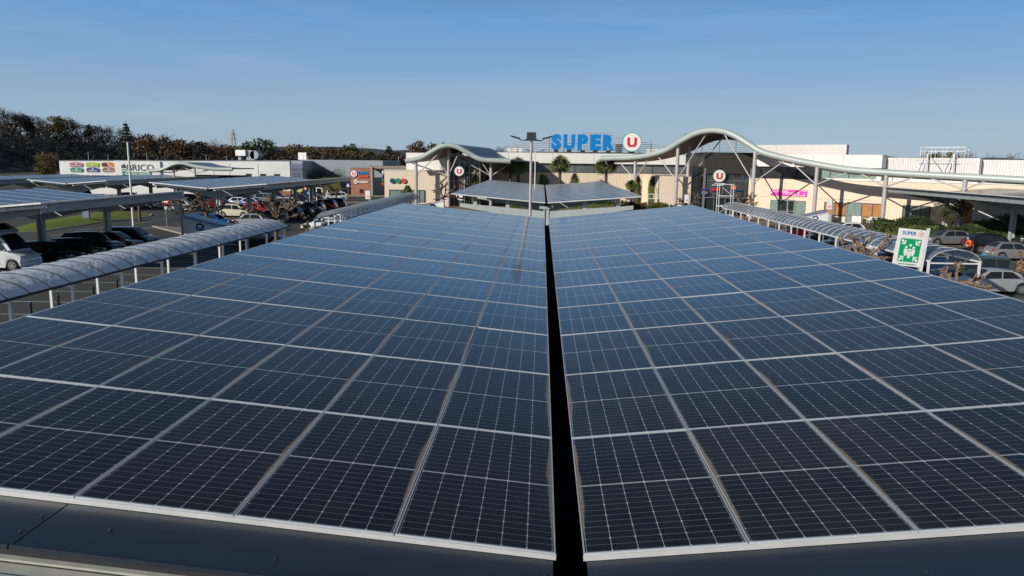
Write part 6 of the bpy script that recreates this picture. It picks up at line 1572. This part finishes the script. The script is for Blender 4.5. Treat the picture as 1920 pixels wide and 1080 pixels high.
# hedges, shrubs
def hedge(pts, w_, h, n, label, leaf='hedge', seed=1, name='hedge', cat='hedge', lumpy=.3):
    rng = random.Random(seed); t = thing(name, label, cat, (pts[0][0], pts[0][1], 0)); b = MB()
    for k in range(n):
        i = rng.randrange(len(pts) - 1); f_ = rng.random(); p = Vector(pts[i]).lerp(Vector(pts[i + 1]), f_)
        hh = h * (1 + lumpy * math.sin(p.x * 1.3 + seed) * .5 + lumpy * math.sin(p.y * 2.1) * .5)
        a = rng.uniform(0, PI); e = rng.uniform(.75, 1.03); b.leaf((p.x + math.cos(a) * w_ * .5 * e + rng.gauss(0, .08), p.y + rng.uniform(-w_, w_) * .5, hh * math.sin(a) ** .5 * e), .10, rng)
    b.build('foliage', LF[leaf], t)
    b = MB(); b.box(0, 0, 0, 0, 0, 0) if False else None
    for i in range(len(pts) - 1): b.bar((pts[i][0], pts[i][1], h * .4), (pts[i + 1][0], pts[i + 1][1], h * .4), w_ * .7, h * .75)
    b.build('core', LF['topi'], t)
    return t
hedge([(36.6, 84.6), (38.8, 82.2), (41.2, 79.8)], 2.4, 1.65, 7500, 'bushy green hedge left of the olive tree by the store wall', seed=1)
hedge([(41.6, 79.2), (44.6, 77.4), (48.5, 75.8), (53, 74.6)], 2.0, 1.15, 7500, 'long low hedge behind the grey hatchback on the right', seed=2, lumpy=.15)
hedge([(45.0, 80.6), (47.5, 79.2), (50, 78)], 2.2, 2.2, 5000, 'dark taller shrub mass before the white tiled wall at the right', 'topi', 3)
hedge([(34.2, 86.6), (35.4, 85.6)], 1.4, .9, 1500, 'small rounded shrub at the left end of the right hedge', seed=4)
hedge([(-5, 118), (0, 118.6), (6, 118), (11, 117)], 2.0, 1.3, 6000, 'green shrubs seen below the middle solar canopy', seed=5)
hedge([(11.5, 112), (14, 111), (16.5, 110.5)], 2.4, 1.5, 3500, 'yellow green shrubs between the middle canopy and the black people carrier', 'ochre', 6)
hedge([(13.5, 100), (16.8, 99.4)], 1.8, 1.7, 2600, 'dark green shrub behind the white railing', 'topi', 7)
hedge([(-25, 118), (-21.5, 118.4)], 1.3, 1.1, 2200, 'low shrubs under the window of the cream shop', 'hedge', 8)
hedge([(-50, 176), (-44, 174), (-36, 172)], 3.5, 6.4, 9000, 'very dark tall shrubs against the shaded wing of the white store', 'dark', 9)
hedge([(-49.5, 152.5), (-45, 153), (-41, 153.4)], 3.0, 4.6, 5200, 'dark rounded shrubs left of the terracotta wall', 'dark', 10)
# olive
rng = random.Random(77); op = (42.6, 80.6); t = thing('olive_tree', 'grey green olive tree in front of the dark store window on the right', 'tree', (op[0], op[1], 0))
b = MB(); tips = branchy(b, rng, Vector((0, 0, 0)), Vector((.1, 0, 1)), 1.3, .16, 2, .2, .7, 4); b.build('trunk', M['bark'], t, world=False)
b = MB(); cloud(b, rng, [((p.x, p.y, p.z), .75) for p in tips] + [((rng.gauss(0, .9), rng.gauss(0, .8), rng.uniform(2.4, 3.9)), .6) for _ in range(9)], 7000, .075); b.build('crown', LF['olive'], t, world=False)
# white tiled wall at the far right
A_, B_ = onl(1832, 400, FA, FB)[0], 42
b = MB(); b.T = TR; b.box(A_, B_, -2.6, -.05, 0, 3.0); b.box(A_ - .2, B_, -2.9, -2.601, 3.002, 3.14)
for k in range(1, 16): b.box(A_ + k * 1.15, A_ + k * 1.15 + .03, -2.612, -2.601, 0, 3.0)
t = thing('annex_wall', 'white tiled low annex before the cream facade at the far right', 'building', tuple(TR @ Vector((A_, -2.6, 0)))); b.build('wall', M['white_wall'], t)
